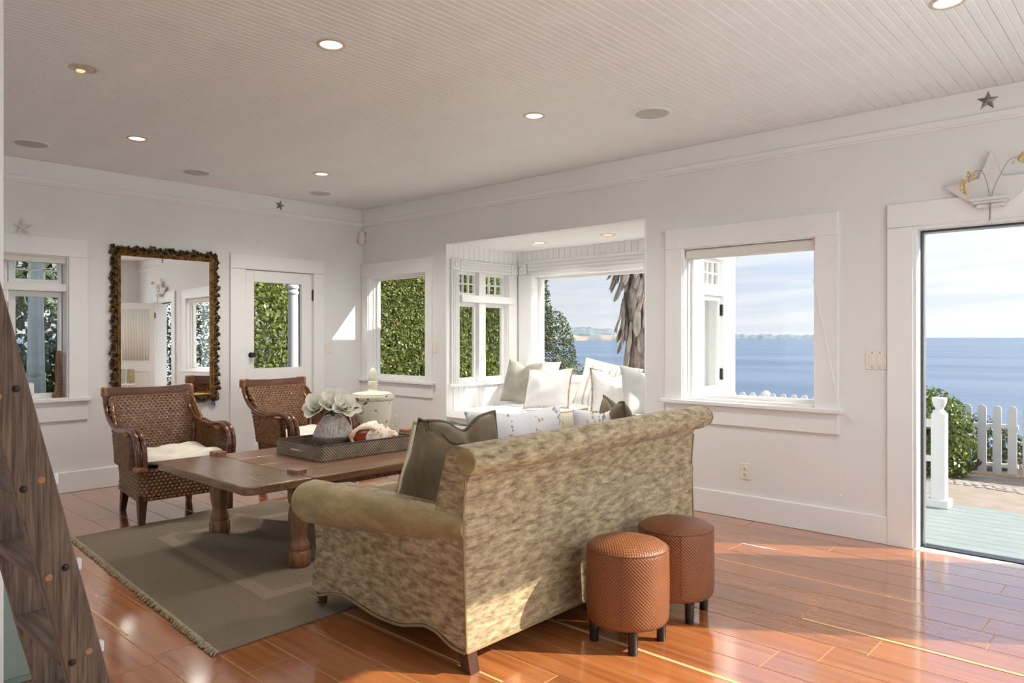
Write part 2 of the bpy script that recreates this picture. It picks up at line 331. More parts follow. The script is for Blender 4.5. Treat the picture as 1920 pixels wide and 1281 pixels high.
# ------------------------------------------------------------------ mesh builder
class MB:
    def __init__(s): s.v = []; s.f = []; s.uv = {}
    def add(s, v, f):
        o = len(s.v); s.v += [tuple(p) for p in v]; s.f += [tuple(i + o for i in q) for q in f]
        return o
    def box(s, x0, x1, y0, y1, z0, z1, b=0.0):
        if b <= 0:
            v = [(x, y, z) for z in (z0, z1) for y in (y0, y1) for x in (x0, x1)]
            s.add(v, [(0, 2, 3, 1), (4, 5, 7, 6), (0, 1, 5, 4), (2, 6, 7, 3), (0, 4, 6, 2), (1, 3, 7, 5)]); return s
        c = [(x0 + x1) / 2, (y0 + y1) / 2, (z0 + z1) / 2]; h = [(x1 - x0) / 2, (y1 - y0) / 2, (z1 - z0) / 2]
        b = min(b, min(h) * 0.95)
        vs_ = []; idx = {}
        for sx in (-1, 1):
            for sy in (-1, 1):
                for sz in (-1, 1):
                    sg = (sx, sy, sz)
                    for a in range(3):
                        p = [c[i] + sg[i] * (h[i] - (0 if i == a else b)) for i in range(3)]
                        idx[(sg, a)] = len(vs_); vs_.append(p)
        fs = []
        def put(ids):
            P = [Vector(vs_[i]) for i in ids]
            nn = (P[1] - P[0]).cross(P[2] - P[0]); ce = sum(P, Vector()) / len(P) - Vector(c)
            fs.append(tuple(ids) if nn.dot(ce) > 0 else tuple(reversed(ids)))
        for a in range(3):
            o1, o2 = [i for i in range(3) if i != a]
            for sa in (-1, 1):
                q = []
                for s1, s2 in ((-1, -1), (1, -1), (1, 1), (-1, 1)):
                    sg = [0] * 3; sg[a] = sa; sg[o1] = s1; sg[o2] = s2; q.append(idx[(tuple(sg), a)])
                put(q)
        for a in range(3):  # edges parallel to axis a
            o1, o2 = [i for i in range(3) if i != a]
            for s1 in (-1, 1):
                for s2 in (-1, 1):
                    def k(sa, fa):
                        sg = [0] * 3; sg[a] = sa; sg[o1] = s1; sg[o2] = s2; return idx[(tuple(sg), fa)]
                    put([k(-1, o1), k(1, o1), k(1, o2), k(-1, o2)])
        for sx in (-1, 1):
            for sy in (-1, 1):
                for sz in (-1, 1): put([idx[((sx, sy, sz), a)] for a in range(3)])
        s.add(vs_, fs); return s
    def tube(s, pts, r, n=8, cap=True, closed=False):
        P = [Vector(p) for p in pts]; m = len(P)
        rs = r if isinstance(r, (list, tuple)) else [r] * m
        T = []
        for i in range(m):
            if closed: t = P[(i + 1) % m] - P[(i - 1) % m]
            else: t = P[min(i + 1, m - 1)] - P[max(i - 1, 0)]
            T.append(t.normalized() if t.length > 1e-9 else Vector((0, 0, 1)))
        up = Vector((0, 0, 1)) if abs(T[0].z) < 0.9 else Vector((1, 0, 0))
        nrm_ = (up - T[0] * up.dot(T[0])).normalized()
        v = []
        for i in range(m):
            nrm_ = nrm_ - T[i] * nrm_.dot(T[i])
            nrm_ = nrm_.normalized() if nrm_.length > 1e-6 else T[i].orthogonal().normalized()
            bi = T[i].cross(nrm_)
            for k in range(n):
                a = 2 * PI * k / n; v.append(P[i] + (nrm_ * math.cos(a) + bi * math.sin(a)) * rs[i])
        f = []
        for i in range(m if closed else m - 1):
            j = (i + 1) % m
            for k in range(n):
                k2 = (k + 1) % n; f.append((i * n + k, i * n + k2, j * n + k2, j * n + k))
        if cap and not closed:
            f.append(tuple(reversed(range(n)))); f.append(tuple((m - 1) * n + k for k in range(n)))
        s.add(v, f); return s
    def lathe(s, prof, n=24, cx=0, cy=0, fl=None, cap=True):
        v = []; m = len(prof)
        for i, (r, z) in enumerate(prof):
            for k in range(n):
                a = 2 * PI * k / n; rr = r * (fl(a, i) if fl else 1); v.append((cx + rr * math.cos(a), cy + rr * math.sin(a), z))
        f = []
        for i in range(m - 1):
            for k in range(n):
                k2 = (k + 1) % n; f.append((i * n + k, i * n + k2, (i + 1) * n + k2, (i + 1) * n + k))
        if cap:
            f.append(tuple(reversed(range(n)))); f.append(tuple((m - 1) * n + k for k in range(n)))
        s.add(v, f); return s
    def prism(s, poly, a0, a1, axis):
        """polygon in the two other axes, extruded along axis"""
        n = len(poly); v = []
        for a in (a0, a1):
            for p, q in poly:
                v.append((a, p, q) if axis == 'x' else ((p, a, q) if axis == 'y' else (p, q, a)))
        f = [tuple(reversed(range(n))), tuple(range(n, 2 * n))]
        for i in range(n):
            j = (i + 1) % n; f.append((i, j, n + j, n + i))
        s.add(v, f); return s
    def grid(s, fn, nu, nv):
        v = [fn(i / (nu - 1), j / (nv - 1)) for j in range(nv) for i in range(nu)]
        f = [(j * nu + i, j * nu + i + 1, (j + 1) * nu + i + 1, (j + 1) * nu + i) for j in range(nv - 1) for i in range(nu - 1)]
        s.add(v, f); return s
    def ball(s, c, r, nu=10, nv=7, sq=(1, 1, 1)):
        v = [(c[0], c[1], c[2] - r * sq[2])]
        for j in range(1, nv):
            ph = -PI / 2 + PI * j / nv
            for i in range(nu):
                a = 2 * PI * i / nu
                v.append((c[0] + r * sq[0] * math.cos(ph) * math.cos(a), c[1] + r * sq[1] * math.cos(ph) * math.sin(a), c[2] + r * sq[2] * math.sin(ph)))
        v.append((c[0], c[1], c[2] + r * sq[2])); t = len(v) - 1
        f = [(0, 1 + (i + 1) % nu, 1 + i) for i in range(nu)]
        for j in range(nv - 2):
            for i in range(nu):
                a = 1 + j * nu; i2 = (i + 1) % nu; f.append((a + i, a + i2, a + nu + i2, a + nu + i))
        a = 1 + (nv - 2) * nu
        f += [(a + i, a + (i + 1) % nu, t) for i in range(nu)]
        s.add(v, f); return s
    def xf(s, M, start=0):
        for i in range(start, len(s.v)): s.v[i] = tuple(M @ Vector(s.v[i]))
        return s

def mesh(name, mb, smooth=False, fix=True, sharp=40):
    me = bpy.data.meshes.new(name); me.from_pydata(mb.v, [], mb.f); me.validate(); me.update()
    if fix:
        bm = bmesh.new(); bm.from_mesh(me); bmesh.ops.recalc_face_normals(bm, faces=bm.faces); bm.to_mesh(me); bm.free()
    if smooth:
        me.polygons.foreach_set('use_smooth', [True] * len(me.polygons))
        if sharp: me.set_sharp_from_angle(angle=R(sharp))
    return me

def obj(name, mb, material, parent=None, smooth=False, loc=None, rot=None, fix=True, sharp=40, bevel=0, bseg=2):
    me = mb if isinstance(mb, bpy.types.Mesh) else mesh(name, mb, smooth, fix, sharp)
    o = bpy.data.objects.new(name, me); COL.objects.link(o)
    if material is not None and not me.materials: me.materials.append(MATS[material] if isinstance(material, str) else material)
    if parent is not None: o.parent = parent
    if loc: o.location = loc
    if rot: o.rotation_euler = rot
    if bevel:
        b = o.modifiers.new('bevel', 'BEVEL'); b.width = bevel; b.segments = bseg; b.limit_method = 'ANGLE'; b.angle_limit = R(35)
        if smooth is False:
            me.polygons.foreach_set('use_smooth', [True] * len(me.polygons))
            b.harden_normals = True
    return o

def tag(o, label=None, cat=None, group=None, kind=None):
    if label: o['label'] = label
    if cat: o['category'] = cat
    if group: o['group'] = group
    if kind: o['kind'] = kind
    return o

def thing(name, loc=(0, 0, 0), rz=0.0, label=None, cat=None, group=None, kind=None):
    o = bpy.data.objects.new(name, None); COL.objects.link(o); o.location = loc; o.rotation_euler = (0, 0, rz); o.empty_display_size = 0.1
    return tag(o, label, cat, group, kind)

def copy_tree(o, parent=None):
    c = o.copy(); COL.objects.link(c)
    if parent is not None: c.parent = parent
    for ch in [x for x in KIDS.get(o.name, [])]: copy_tree(ch, c)
    return c
KIDS = {}
def index_kids(root):
    KIDS[root.name] = list(root.children)
    for c in root.children: index_kids(c)

def uv_cyl(o, fn):
    me = o.data; uvl = me.uv_layers.new(name='UVMap')
    for p in me.polygons:
        us = [fn(me.vertices[me.loops[li].vertex_index].co, p) for li in p.loop_indices]
        for li, u in zip(p.loop_indices, us): uvl.data[li].uv = u

def catmull(pts, n=6):
    P = [Vector(p) for p in pts]; out = []
    for i in range(len(P) - 1):
        p0 = P[max(i - 1, 0)]; p1 = P[i]; p2 = P[i + 1]; p3 = P[min(i + 2, len(P) - 1)]
        for k in range(n):
            t = k / n
            out.append(0.5 * ((2 * p1) + (p2 - p0) * t + (2 * p0 - 5 * p1 + 4 * p2 - p3) * t * t + (3 * p1 - p0 - 3 * p2 + p3) * t ** 3))
    out.append(P[-1]); return out

# ================================================================== THE ROOM
XL, XR, YB, YF, ZC = -6.91, 0.35, 5.0, -2.6, 2.76

# ---- floor: sub-floor slab and fir planks laid along x
floor = tag(obj('floor', MB().box(XL - .2, XR + .2, YF - .2, YB + .12, -0.12, -0.0016), 'floor_gap'), kind='structure', label='orange fir plank floor running the length of the living room')
rng = random.Random(5)
PW = 0.2
plank_mesh = {}
y = YB - PW
row = 0
joints_fixed = {3: [-2.05], 7: [-1.31], 8: [-0.95]}
while y > YF - PW:
    xs = [XL]
    fixed = joints_fixed.get(row)
    x = XL
    cuts = []
    if fixed: cuts = [fixed[0] - 3.1, fixed[0], fixed[0] + 2.6]
    else:
        x = XL + rng.uniform(0.6, 2.6)
        while x < XR - 0.5:
            cuts.append(x); x += rng.uniform(1.8, 3.2)
    cuts = [c for c in cuts if XL + .3 < c < XR - .3]
    ed = [XL] + cuts + [XR]
    for a, b in zip(ed[:-1], ed[1:]):
        g = 0.0022
        m_ = MB().box(-(b - a) / 2 + g, (b - a) / 2 - g, -PW / 2 + g, PW / 2 - g, -0.0016, 0.0, 0.0006)
        obj('plank', m_, 'floor_fir', floor, loc=((a + b) / 2, y + PW / 2, 0))
    row += 1; y -= PW
# pale sapwood edges on some planks
for (a, b, yy, wd) in ((-1.30, XR, 3.405, .018), (-6.0, -2.6, 2.4, .010), (-2.6, -0.2, 2.6, .020), (-3.6, -1.9, 2.01, .012), (-5.9, -3.4, 1.21, .012), (-2.4, -0.9, 3.99, .010)):
    obj('sapwood_strip', MB().box(a, b, yy, yy + wd, -0.006, 0.0006), 'floor_inlay', floor)

# ---- ceiling of narrow beaded boards running along y
ceiling = tag(obj('ceiling', MB().box(XL - .2, XR + .2, YF - .2, YB + .2, ZC + 0.008, ZC + 0.12), 'ceiling_gap'), kind='structure', label='white painted beadboard ceiling with recessed lights')
BW = 0.0807
nb_ = int(round((XR - XL) / BW)); BW = (XR - XL) / nb_
bm_ = MB()
prof = [(-BW / 2 + .001, .009), (-BW / 2 + .001, .0025), (-BW / 2 + .003, 0), (-.004, 0), (-.002, .0025), (.002, .0025), (.004, 0), (BW / 2 - .003, 0), (BW / 2 - .001, .0025), (BW / 2 - .001, .009)]
bm_.prism(prof, YF, YB, 'y')
board_me = mesh('ceiling_board', bm_)
board_me.materials.append(MATS['ceiling_paint'])
for i in range(nb_):
    obj('ceiling_board', board_me, None, ceiling, loc=(XL + BW * (i + .5), 0, ZC))

# ---- walls
def wall_panels(mb, axis, a0, a1, t0, t1, z0, z1, holes):
    """wall along axis ('x' or 'y') from a0..a1, thickness t0..t1, holes = [(h0,h1,hz0,hz1)] sorted"""
    def bx(p, q, zz0, zz1):
        if q - p < 1e-4 or zz1 - zz0 < 1e-4: return
        if axis == 'x': mb.box(p, q, t0, t1, zz0, zz1)
        else: mb.box(t0, t1, p, q, zz0, zz1)
    cur = a0
    for h0, h1, hz0, hz1 in holes:
        bx(cur, h0, z0, z1); bx(h0, h1, z0, hz0); bx(h0, h1, hz1, z1); cur = h1
    bx(cur, a1, z0, z1)
    return mb

W_A = [(1.02, 2.00, 0.80, 1.985), (3.575, 4.345, 0.0, 1.99)]
W_B = [(-6.79, -5.80, 0.86, 1.985), (-5.50, -3.14, 0.0, 2.26), (-2.81, -1.81, 0.85, 1.985), (-1.20, -0.53, 0.0, 1.99)]
tag(obj('wall_left', wall_panels(MB(), 'y', YF - .2, YB + .15, XL - .16, XL, -.12, ZC + .05, W_A), 'wall_paint'), kind='structure', label='white wall with the gilded mirror and glazed door')
tag(obj('wall_back', wall_panels(MB(), 'x', XL, XR + .2, YB, YB + .15, -.12, ZC + .05, W_B), 'wall_paint'), kind='structure', label='white sea-facing wall with windows, bay and porch door')
tag(obj('wall_right', wall_panels(MB(), 'y', YF, YB, XR, XR + .16, -.12, ZC + .05, [(1.05, 4.45, .5, 2.42)]), 'wall_paint'), kind='structure')
tag(obj('wall_front', wall_panels(MB(), 'x', XL, XR, YF - .16, YF, -.12, ZC + .05, [(-5.3, -1.1, .65, 2.35)]), 'wall_paint'), kind='structure')
# partition end that closes the left edge of the view
part = tag(obj('wall_partition', MB().box(-3.30, -3.05, YF, 0.662, -.0, ZC), 'trim_paint'), kind='structure', label='white partition end at the left edge of the view')
obj('corner_bead', MB().box(-3.30, -3.035, 0.662, 0.678, 0, ZC, .004), 'trim_paint', part)

def trim(n, label, boxes, m='trim_paint', bev=.004, name='trim'):
    mb = MB()
    for b in boxes: mb.box(*b, bev)
    return tag(obj(f'{name}_{n}', mb, m), kind='structure', label=label)
# frieze board and picture moulding
trim(1, 'frieze board and picture moulding along the mirror wall', [(XL, XL + .012, YF, YB, 2.60, ZC), (XL, XL + .030, YF, YB, 2.575, 2.612), (XL, XL + .02, YF, YB, 2.56, 2.578)])
trim(2, 'frieze board and picture moulding along the sea-facing wall', [(XL, XR, YB - .012, YB, 2.60, ZC), (XL, XR, YB - .030, YB, 2.575, 2.612), (XL, XR, YB - .02, YB, 2.56, 2.578)])
trim('left', 'tall white baseboard below the mirror', [(XL, XL + .02, YF, 3.43, 0, .175), (XL, XL + .02, 4.475, YB, 0, .175)], name='baseboard')
trim('back', 'tall white baseboard below the windows', [(XL, -5.55, YB - .02, YB, 0, .175), (-3.14, -1.363, YB - .02, YB, 0, .175)], name='baseboard')

# ------------------------------------------------ windows and doors
def pane(parent, x0, x1, y0, y1, z0, z1, name='pane'):
    return obj(name, MB().box(x0, x1, y0, y1, z0, z1), 'window_glass', parent)

# WINDOW 1 (mirror wall): casements with divided transoms
w1 = thing('window_1', kind='structure', label='casement window with small-paned transom beside the ladder')
def b_(name, m, parent, *boxes, bev=.003):
    mb = MB()
    for i_, b in enumerate(boxes):
        g_ = .00035 * i_; mb.box(b[0] - g_, b[1] + g_, b[2] - g_, b[3] + g_, b[4] - g_, b[5] + g_, bev)
    return obj(name, mb, m, parent)
b_('side_casing', 'trim_paint', w1, (XL - .01, XL + .022, 2.0, 2.143, .79, 1.985))
b_('side_casing', 'trim_paint', w1, (XL - .01, XL + .022, .88, 1.02, .79, 1.985))
b_('head_casing', 'trim_paint', w1, (XL - .01, XL + .024, .88, 2.143, 1.985, 2.138))
b_('stool', 'trim_paint', w1, (XL - .10, XL + .05, .86, 2.165, .768, .795))
b_('apron', 'trim_paint', w1, (XL - .01, XL + .02, .88, 2.143, .605, .768))
b_('jamb', 'trim_paint', w1, (XL - .16, XL - .002, 1.99, 2.004, .795, 1.985), (XL - .16, XL - .002, 1.02, 1.03, .795, 1.985), (XL - .16, XL - .002, 1.02, 2.0, 1.975, 1.99))
b_('transom_bar', 'trim_paint', w1, (XL - .14, XL - .015, 1.02, 1.995, 1.69, 1.755))
b_('roller_shade', 'shade_fabric', w1, (XL - .07, XL - .01, 1.03, 1.985, 1.925, 1.978))
xs0, xs1 = XL - .155, XL - .115
for (a, b) in ((1.60, 1.985), (1.035, 1.595)):
    sash = b_('sash', 'trim_paint', w1, (xs0, xs1, a, a + .05, .795, 1.69), (xs0, xs1, b - .025, b, .795, 1.69), (xs0, xs1, a, b, .795, .838), (xs0, xs1, a, b, 1.645, 1.69))
    pane(sash, xs0 + .018, xs0 + .022, a + .04, b - .02, .83, 1.65)
    ts = b_('transom_sash', 'trim_paint', w1, (xs0, xs1, a, a + .05, 1.755, 1.98), (xs0, xs1, b - .025, b, 1.755, 1.98), (xs0, xs1, a, b, 1.755, 1.79), (xs0, xs1, a, b, 1.945, 1.98))
    g0, g1 = a + .05, b - .025
    for k in (1, 2):
        yy = g0 + (g1 - g0) * k / 3; b_('muntin', 'trim_paint', ts, (xs0 + .005, xs1 - .005, yy - .007, yy + .007, 1.785, 1.95), bev=.002)
    b_('muntin', 'trim_paint', ts, (xs0 + .005, xs1 - .005, g0, g1, 1.861, 1.875), bev=.002)
    for k in range(3):
        for q in range(2):
            pane(ts, xs0 + .018, xs0 + .022, g0 + (g1 - g0) * k / 3, g0 + (g1 - g0) * (k + 1) / 3, 1.785 + .08 * q, 1.865 + .08 * q)

# DOOR 1 (mirror wall)
d1 = thing('door_1', kind='structure', label='white half-glazed door between the mirror and the corner')
b_('side_casing', 'trim_paint', d1, (XL - .01, XL + .024, 3.414, 3.572, 0, 1.99))
b_('side_casing', 'trim_paint', d1, (XL - .01, XL + .024, 4.35, 4.474, 0, 1.99))
b_('head_casing', 'trim_paint', d1, (XL - .01, XL + .026, 3.414, 4.474, 1.992, 2.14))
lx0, lx1 = XL - .045, XL + .002
leaf = b_('door_leaf', 'trim_paint', d1, (lx0, lx1, 3.580, 3.672, .01, 1.984), (lx0, lx1, 4.215, 4.338, .01, 1.984), (lx0, lx1, 3.672, 4.215, 1.868, 1.984), (lx0, lx1, 3.672, 4.215, .78, .99), (lx0, lx1, 3.672, 4.215, .01, .22), (lx0 + .012, lx1 - .012, 3.67, 4.22, .2, .8))
pane(leaf, XL - .025, XL - .020, 3.665, 4.22, .985, 1.872)
kb = MB(); kb.lathe([(.028, 0), (.028, .006), (.010, .010), (.010, .03), (.020, .036), (.026, .046), (.024, .058), (.012, .064)], 20); kb.xf(Matrix.Rotation(R(90), 4, 'Y'))
obj('knob', kb, 'knob_black', leaf, smooth=True, loc=(XL + .002, 3.636, 1.128))
for zz in (1.76, .25):
    hb = MB().box(XL - .004, XL + .012, 4.333, 4.352, zz - .055, zz + .055, .002); hb.tube([(XL + .012, 4.343, zz - .06), (XL + .012, 4.343, zz + .06)], .006)
    obj('hinge', hb, 'knob_black', leaf)
b_('latch_plate', 'knob_black', leaf, (XL - .003, XL + .0035, 3.5765, 3.581, 1.09, 1.16), bev=.0005)

# WINDOW 2 (hedge view, sea-facing wall)
def picture_window(nm, label, x0, x1, z0, z1, cx0, cx1, shade, stool_ext):
    wv = thing(nm, kind='structure', label=label)
    b_('side_casing', 'trim_paint', wv, (cx0, x0, YB - .022, YB + .01, z0 - .03, z1))
    b_('side_casing', 'trim_paint', wv, (x1, cx1, YB - .022, YB + .01, z0 - .03, z1))
    b_('head_casing', 'trim_paint', wv, (cx0, cx1, YB - .024, YB + .01, z1, 2.137))
    b_('stool', 'trim_paint', wv, (max(cx0 - stool_ext, XL), cx1 + stool_ext, YB - .055, YB + .12, z0 - .045, z0 - .018))
    b_('apron', 'trim_paint', wv, (cx0, cx1, YB - .02, YB + .01, z0 - .185, z0 - .045))
    b_('jamb', 'trim_paint', wv, (x0 - .002, x0 + .008, YB - .005, YB + .15, z0 - .02, z1), (x1 - .008, x1 + .002, YB - .005, YB + .15, z0 - .02, z1), (x0, x1, YB - .005, YB + .15, z1 - .008, z1 + .002))
    y0, y1 = YB + .085, YB + .13
    fr = b_('sash', 'trim_paint', wv, (x0 + .006, x0 + .045, y0, y1, z0 - .02, z1 - .006), (x1 - .045, x1 - .006, y0, y1, z0 - .02, z1 - .006), (x0, x1, y0, y1, z0 - .02, z0 + .028), (x0, x1, y0, y1, z1 - .035, z1 - .006))
    b_('stop_bead', 'trim_paint', wv, (x0 + .006, x0 + .022, y0 - .035, y0, z0 - .02, z1 - .006), (x1 - .022, x1 - .006, y0 - .035, y0, z0 - .02, z1 - .006), (x0 + .006, x1 - .006, y0 - .035, y0, z1 - .022, z1 - .006))
    pane(fr, x0 + .04, x1 - .04, y0 + .02, y0 + .024, z0 + .02, z1 - .03)
    if shade:
        b_('roller_shade', 'shade_fabric', wv, (x0 + .012, x1 - .012, YB + .01, YB + .075, z1 - .085, z1 - .012), bev=.012)
        b_('shade_bracket', 'switch_plastic', wv, (x1 - .03, x1 - .008, YB + .004, YB + .078, z1 - .08, z1 - .01))
    return wv
picture_window('window_2', 'picture window filled by the green hedge, next to the corner', -6.79, -5.80, .86, 1.985, -6.905, -5.693, False, .04)
w6 = picture_window('window_6', 'picture window with roller shade looking to the sea', -2.81, -1.81, .85, 1.985, -2.951, -1.661, True, .03)
# blind cord of that window, tied to a cleat on the wall
cd = MB(); cd.tube([(-1.83, YB - .01, 1.70), (-1.80, YB - .028, 1.62), (-1.635, YB - .060, .84)], .0022, 6); cd.tube([(-1.645, YB - .030, 2.05), (-1.642, YB - .062, .82), (-1.640, YB - .026, .28)], .0022, 6); cd.ball((-1.640, YB - .028, .27), .007)
obj('pull_cord', cd, 'cord_white', w6)

# DOOR 2 (porch door)
d2 = thing('door_2', kind='structure', label='porch door opening with its white leaf swung into the room')
b_('side_casing', 'trim_paint', d2, (-1.363, -1.215, YB - .024, YB + .01, 0, 1.99))
b_('side_casing', 'trim_paint', d2, (-.53, -.385, YB - .024, YB + .01, 0, 1.99))
b_('head_casing', 'trim_paint', d2, (-1.363, -.385, YB - .026, YB + .01, 1.992, 2.14))
b_('jamb', 'trim_paint', d2, (-1.216, -1.197, YB - .01, YB + .16, 0, 1.99), (-.533, -.515, YB - .01, YB + .16, 0, 1.99), (-1.216, -.515, YB - .01, YB + .16, 1.972, 1.995))
b_('screen_track', 'aluminium', d2, (-1.197, -1.180, YB + .10, YB + .14, -.02, 1.972), (-1.197, -.533, YB + .10, YB + .14, 1.955, 1.972), bev=.002)
b_('weather_strip', 'threshold_black', d2, (-1.198, -1.190, YB + .075, YB + .10, 0, 1.972), (-1.197, -.533, YB + .075, YB + .10, 1.962, 1.972), bev=.001)
b_('threshold', 'threshold_black', d2, (-1.197, -.533, YB + .055, YB + .15, -.06, .012), bev=.006)
b_('sill_board', 'trim_paint', d2, (-1.215, -.515, YB - .03, YB + .055, -.03, .006), bev=.006)
# the open leaf
hl = thing('door_leaf', (-.545, YB - .035, 0), R(-50)); hl.parent = d2
LWD = .64
lf = b_('leaf_frame', 'trim_paint', hl, (0, .10, -.022, .022, .012, 1.97), (LWD - .1, LWD, -.022, .022, .012, 1.97), (.1, LWD - .1, -.022, .022, 1.85, 1.97), (.1, LWD - .1, -.022, .022, .78, .98), (.1, LWD - .1, -.022, .022, .012, .22), (.1, LWD - .1, -.008, .008, .2, .8))
pane(hl, .095, LWD - .095, -.003, .003, .975, 1.855)
cu = MB(); cu.grid(lambda u, v: (.10 + (LWD - .2) * u, -.030 + .010 * math.sin(u * 60), .97 + .89 * v), 60, 3)
co_ = obj('lace_curtain', cu, 'curtain_white', hl, smooth=True); sm_ = co_.modifiers.new('t', 'SOLIDIFY'); sm_.thickness = .003
for zz in (.3, 1.75): obj('hinge', MB().box(-.012, .006, -.03, -.018, zz - .05, zz + .05, .002), 'knob_black', hl)

# ------------------------------------------------ bay with window seat
BX0, BX1, BY1, BZ = -5.50, -3.14, 6.08, 2.26
tag(obj('ceiling_bay', MB().box(BX0 - .12, BX1 + .12, YB + .15, BY1 + .19, BZ, BZ + .12), 'trim_paint'), kind='structure', label='flat white ceiling of the bay')
tag(obj('floor_bay', MB().box(BX0 - .12, BX1 + .12, YB + .15, BY1 + .19, -.3, 0), 'floor_gap'), kind='structure')
wl = tag(obj('wall_bay_left', wall_panels(MB(), 'y', YB + .15, BY1 + .19, BX0 - .12, BX0, -.3, BZ, [(5.19, 5.92, .83, 1.995)]), 'trim_paint'), kind='structure', label='left cheek of the bay with casements')
wb = tag(obj('wall_bay_back', wall_panels(MB(), 'x', BX0, BX1, BY1, BY1 + .19, -.3, BZ, [(-5.27, -3.37, .87, 1.99)]), 'trim_paint'), kind='structure', label='back of the bay below and above the wide sea window')
wr = tag(obj('wall_bay_right', wall_panels(MB(), 'y', YB + .15, BY1 + .19, BX1, BX1 + .12, -.3, BZ + .3, [(5.30, 6.06, .83, 1.995)]), 'trim_paint'), kind='structure', label='right cheek of the bay, its outside seen through the sea window')
bo = trim(3, 'white lining around the bay opening', [(BX0 - .002, BX0 + .012, YB - .004, YB + .04, 0, BZ), (BX1 - .012, BX1 + .002, YB - .004, YB + .04, 0, BZ), (BX0, BX1, YB - .004, YB + .04, BZ - .012, BZ + .002)], bev=.003)
# beadboard strips
def bead_me(wd, h, name):
    p = [(-wd / 2 + .001, 0), (-wd / 2 + .001, .004), (-wd / 2 + .005, .008), (wd / 2 - .005, .008), (wd / 2 - .001, .004), (wd / 2 - .001, 0)]
    m_ = MB().prism(p, 0, h, 'z'); me = mesh(name, m_); me.materials.append(MATS['trim_paint']); return me
def bead_run(parent, axis, a0, a1, fixed, z0, z1, flip):
    n = int(round((a1 - a0) / .075)); wd = (a1 - a0) / n; me = bead_me(wd, z1 - z0, 'bead_board')
    for i in range(n):
        c = a0 + wd * (i + .5)
        if axis == 'x': obj('bead_board', me, None, parent, loc=(c, fixed, z0), rot=(0, 0, PI))
        else: obj('bead_board', me, None, parent, loc=(fixed, c, z0), rot=(0, 0, -PI / 2 if not flip else PI / 2))
bead_run(wl, 'y', YB + .02, BY1, BX0, 2.115, BZ, False)
bead_run(wb, 'x', BX0, BX1, BY1, 2.15, BZ, False)
bead_run(wl, 'y', YB + .02, BY1, BX0, .45, .80, False)
bead_run(wb, 'x', BX0, BX1, BY1, .45, .82, False)
# left bay window
def fluted(mb, axis, a0, a1, f0, f1, z0, z1, horiz):
    """ribbed casing board; ribs run along a (horiz) or along z; f0 wall face, f1 outward"""
    mb_ = mb
    def bx(p, q, g0, g1, zz0, zz1):
        lo, hi = min(g0, g1), max(g0, g1)
        if axis == 'x': mb_.box(p, q, lo, hi, zz0, zz1, .003)
        else: mb_.box(lo, hi, p, q, zz0, zz1, .003)
    d = f1 - f0
    bx(a0, a1, f0, f0 + d * .6, z0, z1)
    n = 4
    for i in range(n):
        if horiz:
            h = (z1 - z0) / n; bx(a0, a1, f0 + d * .5, f1, z0 + h * i + h * .18, z0 + h * (i + 1) - h * .18)
        else:
            h = (a1 - a0) / n; bx(a0 + h * i + h * .18, a0 + h * (i + 1) - h * .18, f0 + d * .5, f1, z0, z1)
def rosette(parent, loc, rot):
    m_ = MB().box(-.055, .055, -.055, .055, 0, .026, .003)
    m_.lathe([(.044, .026), (.044, .032), (.034, .036), (.030, .028), (.022, .028), (.020, .038), (.010, .044), (.002, .045)], 20)
    obj('rosette_block', m_, 'trim_paint', parent, smooth=True, loc=loc, rot=rot)
w3 = thing('window_3', kind='structure', label='pair of narrow casements with small-paned transoms in the left bay cheek')
mb = MB(); fluted(mb, 'y', 5.06, 5.18, BX0, BX0 + .022, .80, 2.0, False); obj('side_casing', mb, 'trim_paint', w3)
mb = MB(); fluted(mb, 'y', 5.19, 5.97, BX0, BX0 + .022, 2.0, 2.112, True); obj('head_casing', mb, 'trim_paint', w3)
b_('side_casing', 'trim_paint', w3, (BX0, BX0 + .02, 5.93, 6.06, .80, 2.0))
rosette(w3, (BX0, 5.12, 2.057), (0, R(90), 0)); rosette(w3, (BX0, 6.02, 2.057), (0, R(90), 0))
b_('stool', 'trim_paint', w3, (BX0 - .02, BX0 + .05, 5.03, 6.06, .80, .825))
b_('transom_bar', 'trim_paint', w3, (BX0 - .06, BX0 + .035, 5.2, 6.0, 1.672, 1.748))
b_('mullion', 'trim_paint', w3, (BX0 - .09, BX0 + .005, 5.475, 5.575, .825, 1.995))
def bay_sash(wv, xg, a, b, lites, z0=.83, side=1):
    s_ = b_('sash', 'trim_paint', wv, (xg, xg + .035, a, a + .035, z0, 1.67), (xg, xg + .035, b - .035, b, z0, 1.67), (xg, xg + .035, a, b, z0, z0 + .05), (xg, xg + .035, a, b, 1.63, 1.67))
    pane(s_, xg + .015, xg + .019, a + .03, b - .03, z0 + .045, 1.635)
    t_ = b_('transom_sash', 'trim_paint', wv, (xg, xg + .035, a, a + .03, 1.74, 1.995), (xg, xg + .035, b - .03, b, 1.74, 1.995), (xg, xg + .035, a, b, 1.74, 1.775), (xg, xg + .035, a, b, 1.965, 1.995))
    g0, g1 = a + .03, b - .03
    for k in range(1, lites):
        yy = g0 + (g1 - g0) * k / lites; b_('muntin', 'trim_paint', t_, (xg + .004, xg + .031, yy - .007, yy + .007, 1.77, 1.97), bev=.002)
    b_('muntin', 'trim_paint', t_, (xg + .004, xg + .031, g0, g1, 1.863, 1.877), bev=.002)
    for k in range(lites):
        for q in range(2):
            pane(t_, xg + .015, xg + .019, g0 + (g1 - g0) * k / lites, g0 + (g1 - g0) * (k + 1) / lites, 1.772 + q * .098, 1.87 + q * .098)
    return s_
bay_sash(w3, BX0 - .085, 5.19, 5.485, 3); bay_sash(w3, BX0 - .085, 5.565, 5.92, 3)
